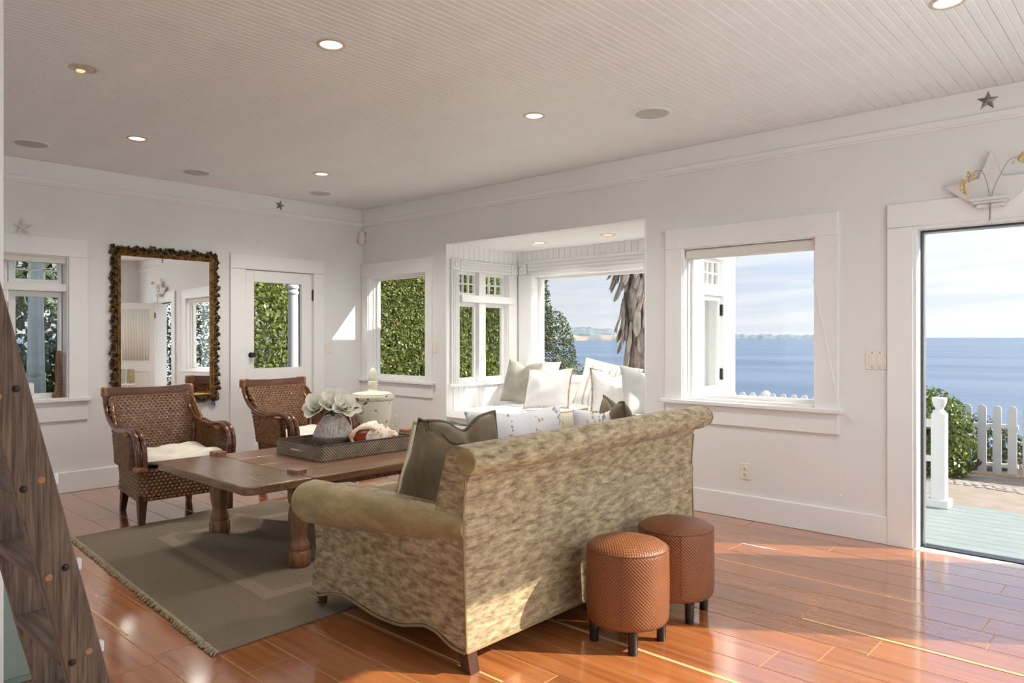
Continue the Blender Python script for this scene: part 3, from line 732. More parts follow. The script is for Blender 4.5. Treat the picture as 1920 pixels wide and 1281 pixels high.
# back bay window
w4 = thing('window_4', kind='structure', label='wide bay window above the window seat facing the sea')
mb = MB(); fluted(mb, 'x', -5.33, -3.31, BY1, BY1 - .022, 1.995, 2.15, True); obj('head_casing', mb, 'trim_paint', w4)
b_('side_casing', 'trim_paint', w4, (-5.46, -5.27, BY1 - .02, BY1, .82, 1.995)); b_('side_casing', 'trim_paint', w4, (-3.37, -3.18, BY1 - .02, BY1, .82, 1.995))
rosette(w4, (-5.40, BY1, 2.06), (R(90), 0, 0)); rosette(w4, (-3.24, BY1, 2.06), (R(90), 0, 0))
b_('stool', 'trim_paint', w4, (-5.46, -3.18, BY1 - .05, BY1 + .06, .84, .872))
b_('jamb', 'trim_paint', w4, (-5.28, -5.262, BY1 - .01, BY1 + .19, .87, 1.99), (-3.378, -3.36, BY1 - .01, BY1 + .19, .87, 1.99), (-5.28, -3.36, BY1 - .01, BY1 + .19, 1.975, 1.995))
s4 = b_('sash', 'trim_paint', w4, (-5.262, -5.215, BY1 + .09, BY1 + .14, .87, 1.975), (-3.425, -3.378, BY1 + .09, BY1 + .14, .87, 1.975), (-5.262, -3.378, BY1 + .09, BY1 + .14, .87, .905), (-5.262, -3.378, BY1 + .09, BY1 + .14, 1.945, 1.975))
pane(s4, -5.22, -3.42, BY1 + .11, BY1 + .114, .90, 1.95)
# right bay window
w5 = thing('window_5', kind='structure', label='casements of the right bay cheek, seen from outside through the sea window')
bay_sash(w5, BX1 + .07, 5.30, 5.64, 3); bay_sash(w5, BX1 + .07, 5.72, 6.06, 3)
b_('mullion', 'trim_paint', w5, (BX1 + .0, BX1 + .125, 5.63, 5.73, .83, 1.995)); b_('transom_bar', 'trim_paint', w5, (BX1 + .02, BX1 + .13, 5.3, 6.06, 1.672, 1.742))
b_('corner_board', 'trim_paint', w5, (BX1 + .118, BX1 + .14, 6.07, 6.29, -.3, 2.5), (BX1 + .0, BX1 + .14, 6.268, 6.29, -.3, 2.5))
b_('head_casing', 'trim_paint', w5, (BX1 + .118, BX1 + .14, 5.15, 6.07, 1.995, 2.12)); b_('sill', 'trim_paint', w5, (BX1 + .118, BX1 + .16, 5.15, 6.1, .78, .83))
for zz in (.98, 1.55): obj('hinge', MB().box(BX1 + .105, BX1 + .128, 6.052, 6.068, zz - .05, zz + .05, .002), 'iron_dark', w5)
# ---- end window frame, seen only in the mirror; unseen rear window added for fill
w7 = thing('window_7', kind='structure', label='wide window of the end wall, seen only in the mirror')
for yy in (1.05, 2.16, 3.29, 4.40): b_('stile', 'trim_paint', w7, (XR + .02, XR + .10, yy, yy + .05, .5, 2.42))
for zz in (.5, 2.37): b_('rail', 'trim_paint', w7, (XR + .02, XR + .10, 1.05, 4.45, zz, zz + .05))
for k in range(3): pane(w7, XR + .055, XR + .059, 1.09 + k * 1.115, 2.18 + k * 1.115, .54, 2.38)
w8 = thing('window_8', kind='structure', label='unseen wide window added behind the camera for fill light')
for xx in (-5.3, -3.95, -2.55, -1.15): b_('stile', 'trim_paint', w8, (xx, xx + .05, YF - .10, YF - .02, .65, 2.35))
for zz in (.65, 2.30): b_('rail', 'trim_paint', w8, (-5.3, -1.1, YF - .10, YF - .02, zz, zz + .05))
for k in range(3): pane(w8, -5.26 + k * 1.39, -3.92 + k * 1.39, YF - .065, YF - .061, .69, 2.31)


# ================================================================== THINGS ON CEILING AND WALLS
def downlight(x, y, z, label, group, spot=0.0, gimbal=False, dim=False):
    t = thing('recessed_light', (x, y, z), 0, label, 'ceiling light', group)
    obj('trim_ring', MB().lathe([(.072, 0), (.072, -.004), (.066, -.007), (.056, -.006), (.052, .002), (.050, .006)], 28, cap=False), 'light_ring', t, smooth=True)
    if gimbal:
        obj('reflector', MB().lathe([(.050, .004), (.048, -.004), (.040, -.010), (.020, -.013), (.001, -.014)], 28, cap=False), 'light_ring', t, smooth=True)
        g = MB().ball((0, 0, 0), .030, 12, 8, (1, .75, .35)); obj('bulb_opening', g, 'light_lens_dim', t, smooth=True, loc=(-.016, -.010, -.011))
    else:
        obj('lens', MB().lathe([(.053, -.002), (.04, -.004), (.001, -.005)], 28), 'light_lens_dim' if dim else 'light_lens', t, smooth=True)
    if spot:
        d = bpy.data.lights.new('lamp', 'SPOT'); d.energy = spot; d.spot_size = R(150); d.spot_blend = 0.9; d.shadow_soft_size = .14; d.color = (1.0, 0.95, 0.87)
        o = bpy.data.objects.new('lamp', d); COL.objects.link(o); o.parent = t; o.location = (0, 0, -.03)
SP = 24
downlight(-3.10, 2.055, ZC, 'bright recessed ceiling light nearest the top edge left of centre', 'ceiling downlights', SP)
downlight(-5.61, 2.07, ZC, 'lit recessed ceiling light in front of the mirror, between two round speakers', 'ceiling downlights', 60)
downlight(-5.625, 3.63, ZC, 'small lit recessed ceiling light near the room corner by the glazed door', 'ceiling downlights', 150)
downlight(-3.12, 3.617, ZC, 'lit recessed ceiling light in front of the bay, beside the large speaker', 'ceiling downlights', 115)
downlight(-0.742, 3.595, ZC, 'recessed ceiling light cut by the top edge above the porch door', 'ceiling downlights', SP)
downlight(-4.361, 1.337, ZC, 'swivelled amber recessed eyeball light at the upper left of the ceiling', 'ceiling downlights', 8, gimbal=True)
downlight(-4.758, 5.592, BZ, 'recessed light in the bay ceiling, the left of the two', 'bay downlights', 62)
downlight(-3.916, 5.586, BZ, 'recessed light in the bay ceiling, the right of the two', 'bay downlights', 62, dim=True)
for x, y, lb in ((-6.346, 1.588, 'round ceiling speaker at the far left, above the ladder-side window'), (-6.383, 2.849, 'round ceiling speaker above the gilded mirror'),
                 (-6.387, 4.103, 'round ceiling speaker above the glazed door near the corner'), (-2.524, 4.089, 'large-looking round ceiling speaker above the sofa and sea window')):
    t = thing('ceiling_speaker', (x, y, ZC), 0, lb, 'speaker', 'round ceiling speakers')
    obj('rim', MB().lathe([(.125, .001), (.125, -.005), (.118, -.008), (.108, -.006), (.105, .0)], 36, cap=False), 'ceiling_paint', t, smooth=True)
    obj('grille', MB().lathe([(.109, -.002), (.108, -.006), (.05, -.008), (.001, -.008)], 36), 'speaker_grille', t, smooth=True)

def star_mesh(r, ri, th, pts=5, dome=0.4):
    m_ = MB(); v = []; n = pts * 2
    for i in range(n):
        a = PI / 2 + PI * i / pts; rr = r if i % 2 == 0 else ri
        v.append((rr * math.cos(a), 0, rr * math.sin(a)))
    f = []
    v2 = v + [(0, -th, 0), (0, .0, 0)]
    for i in range(n):
        j = (i + 1) % n; f.append((i, j, n)); f.append((j, i, n + 1))
    m_.add(v2, f); return m_
s_ = obj('metal_star', star_mesh(.058, .024, .014), 'star_iron', loc=(-.826, YB - .014, 2.682), rot=(0, R(4), 0))
tag(s_, 'small grey metal star on the frieze above the porch door', 'star')
s_ = obj('metal_star', star_mesh(.058, .024, .014), 'star_iron', loc=(XL + .014, 3.95, 2.675), rot=(0, R(12), R(90)))
tag(s_, 'small grey metal star on the frieze above the mirror wall', 'star')
# starfish on window casing
sf = MB()
for i in range(5):
    a = PI / 2 + 2 * PI * i / 5; c_, s2 = math.cos(a), math.sin(a)
    L = .075 if i == 0 else .070
    sf.tube([(0, 0, 0), (c_ * L * .4, 0, s2 * L * .4), (c_ * L * .8, 0, s2 * L * .8), (c_ * L, 0, s2 * L)], [.016, .012, .006, .002], 8)
sf.ball((0, 0, 0), .018, 10, 7, (1, .7, 1))
o = obj('starfish', sf, 'starfish_white', smooth=True, loc=(XL + .022, 1.665, 2.198), rot=(R(-12), 0, R(90)))
tag(o, 'white starfish propped on the window casing at the far left', 'starfish')

# white star wall shelf with dried flowers
t = thing('star_shelf', (-.806, YB - .026, 2.10), 0, 'white star-shaped wall shelf above the porch door', 'shelf')
m_ = MB(); outline = [(0, .285), (.055, .13), (.24, .125), (.115, .0), (.085, -.01), (-.085, -.01), (-.115, .0), (-.24, .105), (-.06, .13)]
m_.prism(outline, -.02, .0, 'y'); obj('star_back', m_, 'shelf_white', t, bevel=.003)
m_ = MB(); m_.box(-.095, .095, -.085, 0, -.008, .010, .006); m_.box(-.085, .085, -.07, 0, -.022, -.008, .005); m_.box(-.07, .07, -.055, 0, -.045, -.022, .008)
obj('ledge', m_, 'shelf_white', t)
m_ = MB(); m_.lathe([(.011, -.15), (.013, -.145), (.014, -.06), (.014, .045), (.016, .05)], 12, 0, -.065); obj('glass_vial', m_, 'window_glass', t, smooth=True)
def dried(name, pts, tip, label, seed):
    tt = thing(name, (-.806, YB - .091, 2.10), 0, label, 'dried flower', 'dried flowers in the star shelf')
    P = catmull(pts, 6); obj('stem', MB().tube(P, .0016, 6), 'dried_stem', tt, smooth=True)
    rg = random.Random(seed); mm = MB()
    for k in range(22):
        i = int(len(P) * (1 - .34 * rg.random() ** 1.0)) - 1; p = P[i]
        c = (p.x + rg.uniform(-.020, .020), p.y + rg.uniform(-.018, .012), p.z + rg.uniform(-.030, .012)); mm.ball(c, rg.uniform(.005, .010), 6, 4, (1, .8, 1.2))
        mm.tube([p, c], .001, 4)
    obj('blossoms', mm, 'dried_flower', tt, smooth=True)
dried('dried_flower_stem', [(0, 0, -.13), (.0, 0, .02), (-.02, -.01, .13), (-.045, -.015, .165), (-.085, -.02, .150), (-.118, -.02, .095), (-.125, -.02, .06)], 0, 'dried yellow flower stem bending left in the star shelf', 1)
dried('dried_flower_stem', [(0.004, 0, -.12), (.015, 0, .03), (.07, -.01, .16), (.10, -.012, .205), (.14, -.015, .215), (.175, -.02, .212), (.185, -.02, .19)], 0, 'dried yellow flower stem bending right in the star shelf', 2)

# electrical plates
def plate(name, loc, axis, wd, h, kind, label, cat, n=1):
    t = thing(name, loc, 0 if axis == 'y' else R(90), label, cat)
    obj('cover_plate', MB().box(-wd / 2, wd / 2, -.007, 0, -h / 2, h / 2, .003), 'switch_plastic', t)
    if kind == 'outlet':
        for zz in (-.021, .021):
            oo = obj('socket', MB().lathe([(.017, 0), (.017, .003), (.015, .004)], 16), 'switch_plastic', t, smooth=True, loc=(0, -.006, zz), rot=(R(90), 0, 0))
            sl = MB(); sl.box(-.0075, -.0045, -.0108, -.0100, zz - .001, zz + .008); sl.box(.0045, .0075, -.0108, -.0100, zz, zz + .007); sl.box(-.002, .002, -.0108, -.01, zz - .010, zz - .006)
            sl.xf(Matrix.Identity(4)); s2 = obj('slots', sl, 'slot_dark', t)
    else:
        for k in range(n):
            cx = (k - (n - 1) / 2) * .046
            obj('rocker', MB().box(cx - .016, cx + .016, -.011, -.006, -.033, .033, .003), 'switch_plastic', t)
            for zz in (-.048, .048): obj('screw', MB().box(cx - .003, cx + .003, -.0078, -.0068, zz - .003, zz + .003), 'slot_dark', t)
plate('wall_switch', (-1.432, YB, 1.161), 'y', .128, .118, 'switch', 'double rocker switch plate left of the porch door', 'switch', 2)
plate('wall_switch', (-5.652, YB, 1.205), 'y', .075, .118, 'switch', 'narrow switch plate between the hedge window and the bay', 'switch')
plate('wall_switch', (XL, 4.545, 1.19), 'x', .075, .118, 'switch', 'single switch plate right of the glazed door', 'switch')
plate('wall_outlet', (-2.306, YB, .345), 'y', .075, .118, 'outlet', 'cream power outlet below the sea window', 'outlet')
plate('wall_outlet', (-6.297, YB, .40), 'y', .075, .118, 'outlet', 'power outlet below the hedge window behind the urn', 'outlet')
# alarm sensor in the corner
t = thing('motion_sensor', (XL + .035, YB - .035, 2.43), R(-45), 'small white motion sensor high in the room corner', 'sensor')
obj('housing', MB().lathe([(.022, -.07), (.034, -.055), (.036, 0), (.036, .055), (.026, .075), (.01, .08)], 16), 'switch_plastic', t, smooth=True)
obj('lens_window', MB().box(-.018, .018, -.042, -.030, -.05, -.012, .004), 'shade_fabric', t)

# ---- gilded mirror
MYC, MZC, MHW, MHH = 2.806, 1.408, .4865, .712
t = thing('wall_mirror', (XL, MYC, MZC), 0, 'tall mirror in a carved gilt frame above the wicker chair', 'mirror')
t.rotation_euler = (0, R(-.3), R(-.9))
MX = .012
# local: x out of wall, y across, z up
gl_ = obj('mirror_glass', MB().box(MX, MX + .006, -MHW + .085, MHW - .085, -MHH + .085, MHH - .085), 'mirror_silver', t)
def frame_band(inner, outer, prof, name, m):
    mbf = MB(); n = len(prof); v = []
    for (sy, sz) in ((-1, -1), (1, -1), (1, 1), (-1, 1)):
        for (k, xo) in prof:
            d = inner + (outer - inner) * k
            v.append((MX + xo, sy * (MHW - d), sz * (MHH - d)))
    f = []
    for i in range(4):
        j = (i + 1) % 4
        for k in range(n - 1): f.append((i * n + k, j * n + k, j * n + k + 1, i * n + k + 1))
    mbf.add(v, f); return obj(name, mbf, m, t, smooth=True, sharp=25)
frame_band(.090, .058, [(0, .0), (0, .012), (.2, .020), (.32, .014), (.6, .020), (.72, .032), (.86, .036), (1, .030), (1, -.005)], 'gilt_moulding', 'gold_frame')
# bead row on the inner moulding
bd = MB()
for (a0, a1, hz) in (((-MHW + .056), (MHW - .056), 1),):
    pass
for s2 in (-1, 1):
    n = 46
    for i in range(n): bd.ball((MX + .036, -MHW + .064 + (2 * MHW - .128) * i / (n - 1), s2 * (MHH - .064)), .0055, 6, 4)
    n = 70
    for i in range(n): bd.ball((MX + .034, s2 * (MHW - .064), -MHH + .064 + (2 * MHH - .128) * i / (n - 1)), .0065, 6, 4)
obj('bead_row', bd, 'gold_frame', t, smooth=True)
# carved pierced scrolls around the outside: one shared scroll, many pieces
def scroll_mesh():
    m_ = MB(); pts = []
    for k in range(15):
        a = k / 14 * 2.6 * PI; r = .026 * (1 - .72 * k / 14); pts.append((.010 + .008 * math.sin(k * .45), r * math.cos(a) + .004, r * math.sin(a)))
    m_.tube(pts, [.0085 - .003 * k / 14 for k in range(15)], 6)
    m_.tube([(.008, .020, -.004), (.018, .024, .014), (.010, .016, .030)], [.006, .009, .004], 6)
    m_.tube([(.008, -.020, -.012), (.020, -.026, .004), (.012, -.020, .022)], [.006, .009, .004], 6)
    m_.tube([(.004, -.028, -.02), (.006, -.030, .0), (.004, -.028, .02)], [.007, .008, .007], 6)
    m_.ball((.014, .004, 0), .009, 7, 5)
    me = mesh('carved_scroll', m_, True); me.materials.append(MATS['gold_carved']); return me
scr = scroll_mesh(); rg = random.Random(3)
def put_scroll(yy, zz, a):
    o = obj('carved_scroll', scr, None, t, loc=(MX + .004, yy, zz), rot=(a, 0, 0)); s2 = rg.uniform(.85, 1.25); o.scale = (1.3, s2, s2)
n = 22
for i in range(n):
    yy = -MHW + .03 + (2 * MHW - .06) * i / (n - 1)
    for s2 in (-1, 1): put_scroll(yy, s2 * (MHH - .030), (PI / 2 if s2 > 0 else -PI / 2) + (2.2 if i % 3 == 1 else 0) + rg.uniform(-.7, .7))
n = 33
for i in range(1, n - 1):
    zz = -MHH + .03 + (2 * MHH - .06) * i / (n - 1)
    for s2 in (-1, 1): put_scroll(s2 * (MHW - .030), zz, (0 if s2 > 0 else PI) + (2.2 if i % 3 == 1 else 0) + rg.uniform(-.7, .7))
# the hanging rail behind the carving (left half opaque, keeps pierced look)
obj('backing_slat', MB().box(-.002, .008, -MHW + .055, MHW - .055, -MHH + .055, MHH - .055), 'gold_carved', t)
m_ = MB(); m_.ball((0, 0, 0), .014, 8, 6, (.6, 1, 1)); m_.tube([(0, 0, 0), (.004, .012, -.025), (.002, .004, -.05)], [.006, .008, .003], 6); m_.tube([(0, 0, 0), (.004, -.014, -.02), (.002, -.02, -.038)], [.006, .008, .003], 6)
o = obj('blue_ribbon', m_, 'blue_ribbon', loc=(XL + .03, 3.235, .688), smooth=True); tag(o, 'tiny blue ribbon knot hanging under the mirror corner', 'ribbon')

# ================================================================== FURNITURE
# ---- rug
RC = [Vector((-5.30, 1.565)), Vector((-2.93, 1.395)), Vector((-3.02, 4.62)), Vector((-5.26, 4.62))]
def rug_pt(u, v):
    p = (RC[0] * (1 - u) + RC[1] * u) * (1 - v) + (RC[3] * (1 - u) + RC[2] * u) * v
    def wr(cx, cy, ang, ln, wd, h):
        dx, dy = p.x - cx, p.y - cy; a = math.cos(ang) * dx + math.sin(ang) * dy; b = -math.sin(ang) * dx + math.cos(ang) * dy
        return h * math.exp(-(b / wd) ** 2) * math.exp(-(a / ln) ** 4)
    h = wr(-4.55, 2.55, R(14), .75, .055, .040) + wr(-4.15, 2.30, R(20), .75, .06, .036) + wr(-4.7, 3.0, R(8), .6, .06, .030) + wr(-5.1, 2.62, R(70), .25, .12, .025) + wr(-3.9, 2.62, R(10), .5, .08, .022)
    h += .003 * math.sin(u * 17 + v * 9) * math.sin(v * 13)
    h *= 1.5 * min(1, 8 * v) * min(1, 12 * (1 - u))
    return (p.x, p.y, .009 + max(0, h))
rug = thing('area_rug', (0, 0, 0), 0, 'taupe woven area rug with a paler inner band and fringed edge', 'rug')
def rug_zone(name, m, test):
    N, M_ = 130, 150; mbz = MB()
    vs_ = [rug_pt(i / N, j / M_) for j in range(M_ + 1) for i in range(N + 1)]
    fs = [(j * (N + 1) + i, j * (N + 1) + i + 1, (j + 1) * (N + 1) + i + 1, (j + 1) * (N + 1) + i) for j in range(M_) for i in range(N) if test((i + .5) / N, (j + .5) / M_)]
    used = sorted({k for f in fs for k in f}); ix = {k: n for n, k in enumerate(used)}
    mbz.add([vs_[k] for k in used], [tuple(ix[k] for k in f) for f in fs])
    return obj(name, mbz, m, rug, smooth=True, fix=False, sharp=0)
def dE(u, v): return min(u * 2.37, (1 - u) * 2.37, v * 3.1, (1 - v) * 3.1)
rug_zone('border', 'rug_wool', lambda u, v: dE(u, v) < .40)
rug_zone('inner_band', 'rug_band', lambda u, v: .40 <= dE(u, v) < .47)
rug_zone('center_field', 'rug_center', lambda u, v: dE(u, v) >= .47)
ed = MB()
for (ua, va, ub, vb) in ((1, 0, 1, 1), (0, 0, 0, 1), (0, 0, 1, 0)):
    ed.tube([Vector(rug_pt(ua + (ub - ua) * k / 60, va + (vb - va) * k / 60)) - Vector((0, 0, .004)) for k in range(61)], .006, 6)
obj('bound_edge', ed, 'rug_wool', rug, smooth=True)
fr_ = MB(); rg = random.Random(8)
for k in range(420):
    u = (k + rg.random()) / 420; p = Vector(rug_pt(u, 0)); d = Vector((rg.uniform(-.03, .03), -rg.uniform(.018, .034), 0))
    fr_.tube([p + Vector((0, .004, .000)), p + d * .5 + Vector((0, 0, rg.uniform(.001, .006))), p + d - Vector((0, 0, .005))], [.0045, .0045, .0025], 5)
tag(obj('fringe', fr_, 'rug_fringe', rug, smooth=True), kind='stuff')

# ---- coffee table
TZ = .52
ct = thing('coffee_table', (-4.2, 3.05, 0), 0, 'low rustic plank table with carved legs on the rug', 'table')
tx0, tx1, ty0, ty1, se = -.575, .60, -1.185, 1.22, .40   # local: near end board, planks, far end board
def slab(name, m, x0, x1, y0, y1, parts_, jag=0.0, seed=1, hole=None):
    """worn top board with slightly uneven outline"""
    rgx = random.Random(seed); n = 14; poly = []
    for (a, b) in (((x0, y0), (x1, y0)), ((x1, y0), (x1, y1)), ((x1, y1), (x0, y1)), ((x0, y1), (x0, y0))):
        for k in range(n):
            f = k / n; j = jag if 0 < k else 0
            poly.append((a[0] + (b[0] - a[0]) * f + rgx.uniform(-j, j), a[1] + (b[1] - a[1]) * f + rgx.uniform(-j, j)))
    return obj(name, MB().prism(poly, TZ - .046, TZ, 'z'), m, parts_, bevel=.007)
def end_board(y0, y1, seed):
    # rounded outer corners and a worn edge
    rgx = random.Random(seed); out = y0 < 0; yo, yi = (y0, y1) if out else (y1, y0); sg = 1 if out else -1
    poly = [(tx0, yi), (tx0, yo + sg * .05), (tx0 + .015, yo + sg * .02), (tx0 + .05, yo + sg * .004)]
    for k in range(1, 12): poly.append((tx0 + .05 + (tx1 - tx0 - .1) * k / 12, yo + rgx.uniform(-.003, .006) * sg))
    poly += [(tx1 - .05, yo), (tx1 - .015, yo + sg * .015), (tx1, yo + sg * .05), (tx1, yi)]
    return obj('end_board', MB().prism(poly, TZ - .048, TZ, 'z'), 'table_end_wood', ct, bevel=.009)
eb = end_board(ty0, ty0 + se, 2); end_board(ty1 - se, ty1, 3)
# round worn hole in the near end board: flush dark disc for its shade
obj('hole_shade_disc', MB().lathe([(.024, TZ - .02), (.026, TZ - .004), (.028, TZ + .0008), (.022, TZ + .0010), (.001, TZ - .0005)], 20, .32, ty0 + .24), 'slot_dark', ct, smooth=True)
pw_ = (tx1 - tx0 - .004) / 4; rgx = random.Random(4)
for k in range(4):
    slab('top_plank', 'table_wood', tx0 + .002 + pw_ * k + .0015, tx0 + .002 + pw_ * (k + 1) - .0015, ty0 + se + .003, ty1 - se - .003, ct, .0012, 10 + k)
for (xx, yy) in ((tx0 + .03, ty0 + se + .0), (tx1 - .18, ty0 + se + .01), (tx0 + .03, ty1 - se), (tx1 - .18, ty1 - se)):
    obj('tenon_peg', MB().box(xx - .045, xx + .045, yy - .04, yy + .04, TZ - .01, TZ + .026, .005), 'leg_wood', ct)
b_('apron', 'leg_wood', ct, (tx0 + .11, tx0 + .15, ty0 + .36, ty1 - .36, TZ - .095, TZ - .045)); b_('apron', 'leg_wood', ct, (tx1 - .15, tx1 - .11, ty0 + .36, ty1 - .36, TZ - .095, TZ - .045))
b_('apron', 'leg_wood', ct, (tx0 + .11, tx1 - .11, ty0 + .36, ty0 + .40, TZ - .095, TZ - .045)); b_('apron', 'leg_wood', ct, (tx0 + .11, tx1 - .11, ty1 - .40, ty1 - .36, TZ - .095, TZ - .045))
def turned_leg(x, y):
    # octagonal carved baluster leg
    prof = [(.060, 0.012), (.066, .03), (.066, .085), (.055, .10), (.060, .115), (.056, .14), (.046, .165), (.046, .185), (.058, .24), (.062, .30), (.054, .345), (.050, .365), (.060, .375), (.064, .40), (.064, .474)]
    m_ = MB().lathe(prof, 8, 0, 0, fl=lambda a, i: 1.0); m_.xf(Matrix.Rotation(R(22.5), 4, 'Z'))
    obj('leg', m_, 'leg_wood', ct, loc=(x, y, 0), bevel=.004)
for lx, ly in ((-.49, -.80), (.50, -.81), (-.49, .76), (.50, .76)): turned_leg(lx, ly)

# ---- tray, vase, magnolias, shell
tr = thing('woven_tray', (-4.25, 2.935, TZ), 0, 'rectangular dark woven tray with rattan handles on the table', 'tray')
hx, hy, th, hh = .265, .375, .014, .095
def tray_uv(o):
    uv_cyl(o, lambda c, p: ((c.x + c.y) * 1.0, c.z) if abs(p.normal.z) < .7 else (c.x, c.y))
for nm, bx_ in (('side_wall', (-hx, hx, -hy, -hy + th)), ('side_wall', (-hx, hx, hy - th, hy)), ('side_wall', (-hx, -hx + th, -hy + th, hy - th)), ('side_wall', (hx - th, hx, -hy + th, hy - th))):
    o = obj(nm, MB().box(*bx_, 0.001, hh, .004), 'tray_weave', tr); tray_uv(o)
obj('bottom', MB().box(-hx + .01, hx - .01, -hy + .01, hy - .01, .001, .010), 'tray_inside', tr)
rimm = MB(); rimm.tube([(-hx + .007, -hy + .007, hh), (hx - .007, -hy + .007, hh), (hx - .007, hy - .007, hh), (-hx + .007, hy - .007, hh)], .0085, 6, closed=True); obj('rim', rimm, 'tray_inside', tr, smooth=True)
for s2 in (-1, 1):
    obj('handle', MB().tube([(-.045, s2 * (hy), .045), (-.040, s2 * (hy + .02), .055), (0, s2 * (hy + .03), .058), (.040, s2 * (hy + .02), .055), (.045, s2 * (hy), .045)], .006, 8), 'tray_handle', tr, smooth=True)
vz = TZ + .0105
VX, VY = -4.30, 2.87
va = thing('ribbed_vase', (VX, VY, vz), 0, 'grey ribbed stoneware vase standing in the tray', 'vase')
def ribs(a, i): return 1 + .012 * math.sin(a * 40) + .004 * math.sin(a * 13 + i)
vprof = [(.055, 0), (.070, .006), (.105, .045), (.128, .075), (.137, .098), (.138, .105)]
obj('lower_body', MB().lathe(vprof, 120, fl=lambda a, i: 1 + .004 * math.sin(a * 40)), 'vase_raw', va, smooth=True, sharp=0)
vprof = [(.138, .105), (.136, .112), (.122, .150), (.104, .185), (.085, .212), (.070, .232), (.062, .240), (.056, .238), (.054, .225), (.06, .20)]
obj('upper_body', MB().lathe(vprof, 240, fl=lambda a, i: ribs(a, i) if 0 < i < 6 else 1, cap=False), 'vase_glaze', va, smooth=True, sharp=0)
def petal(L, W, cup, curl):
    def fn(u, v):
        wv = math.sin(PI * min(1, .12 + .88 * v)) ** .55 * (1 if v < .98 else .6); x = (u - .5) * W * wv
        ang = cup * v + curl * v * v
        r = L * v; z = r * math.sin(.25 + ang * .0) ; 
        zz = L * (v * math.cos(cup * .9) + 0); out = L * math.sin(cup) * v
        bend = curl * v * v * L
        return (out + bend, x, zz - .25 * bend + 3.2 * x * x / max(W, .001) * .35)
    return fn
def magnolia(name, loc, tilt, az, openness, label, seed, scale=1.0):
    rgx = random.Random(seed)
    tt = thing(name, loc, 0, label, 'flower', 'magnolia blooms in the vase')
    # stem down into the vase
    top = Vector((0, 0, 0)); base = Vector((VX - loc[0], VY - loc[1], vz + .10 - loc[2])); neck = Vector((VX - loc[0], VY - loc[1], vz + .235 - loc[2]))
    obj('stem', MB().tube(catmull([base, neck, neck * .45 + Vector((0, 0, .0)), top], 5), .004, 6), 'leaf_magnolia', tt, smooth=True)
    Rm = Matrix.Rotation(az, 4, 'Z') @ Matrix.Rotation(tilt, 4, 'Y')
    for ring, (n, L, W, cup, curl) in enumerate(((5, .082, .072, .95 * openness, .10), (4, .074, .066, .60 * openness, -.05), (3, .058, .055, .30 * openness, -.12))):
        for k in range(n):
            a = 2 * PI * (k + .5 * ring) / n + rgx.uniform(-.15, .15)
            m_ = MB().grid(petal(L * scale * rgx.uniform(.9, 1.1), W * scale, cup + rgx.uniform(-.12, .12), curl), 9, 9)
            m_.xf(Rm @ Matrix.Rotation(a, 4, 'Z'))
            obj('petal', m_, 'petal', tt, smooth=True, fix=False, sharp=0)
    m_ = MB().ball((0, 0, .014), .012, 8, 6, (1, 1, 1.5)); m_.xf(Rm); obj('flower_core', m_, 'petal_core', tt, smooth=True)
magnolia('magnolia_bloom', (VX - .085, VY - .075, vz + .275), R(58), R(-60), .85, 'left white magnolia bloom turned towards the camera', 1, 1.35)
magnolia('magnolia_bloom', (VX + .045, VY + .055, vz + .275), R(55), R(-20), 1.0, 'right white magnolia bloom with open petals and brown core', 2, 1.4)
magnolia('magnolia_bloom', (VX - .03, VY + .03, vz + .325), R(15), R(150), .8, 'topmost white magnolia bloom of the bunch', 3, 1.35)
magnolia('magnolia_bloom', (VX - .09, VY + .085, vz + .285), R(50), R(120), .9, 'rear white magnolia bloom behind the others', 4, 1.2)
magnolia('magnolia_bloom', (VX - .015, VY - .01, vz + .300), R(45), R(-38), .9, 'middle white magnolia bloom facing the camera between the left and right ones', 5, 1.25)
def leaf_shape(L, W):
    return lambda u, v: (L * v, (u - .5) * W * math.sin(PI * min(.98, .06 + .94 * v)) ** .8, .012 * math.sin(PI * v) + 1.2 * ((u - .5) * W) ** 2 / W - .12 * L * v * v)
for k, (dx, dy, dz, az, L, lb) in enumerate(((-.05, -.06, .25, R(200), .12, 'dark magnolia leaf pointing left over the vase rim'), (.05, .05, .262, R(45), .13, 'dark magnolia leaf pointing right under the open bloom'), (.03, -.04, .25, R(-60), .10, 'dark magnolia leaf facing the camera above the vase rim'), (-.02, -.05, .25, R(-110), .10, 'dark magnolia leaf between the two front blooms'))):
    m_ = MB().grid(leaf_shape(L, .055), 7, 9); m_.tube([(0, 0, 0), (-.03, 0, -.05), (-.045, 0, -.11)], .0025, 5)
    o = obj('magnolia_leaf', m_, 'leaf_magnolia', smooth=True, loc=(VX + dx, VY + dy, vz + dz), rot=(0, R(-12), az), fix=False); tag(o, lb, 'leaf', 'magnolia leaves in the vase')

# conch shell
sh = thing('conch_shell', (-4.105, 3.05, vz), R(66), 'large spotted conch shell with red mouth lying in the tray', 'shell')
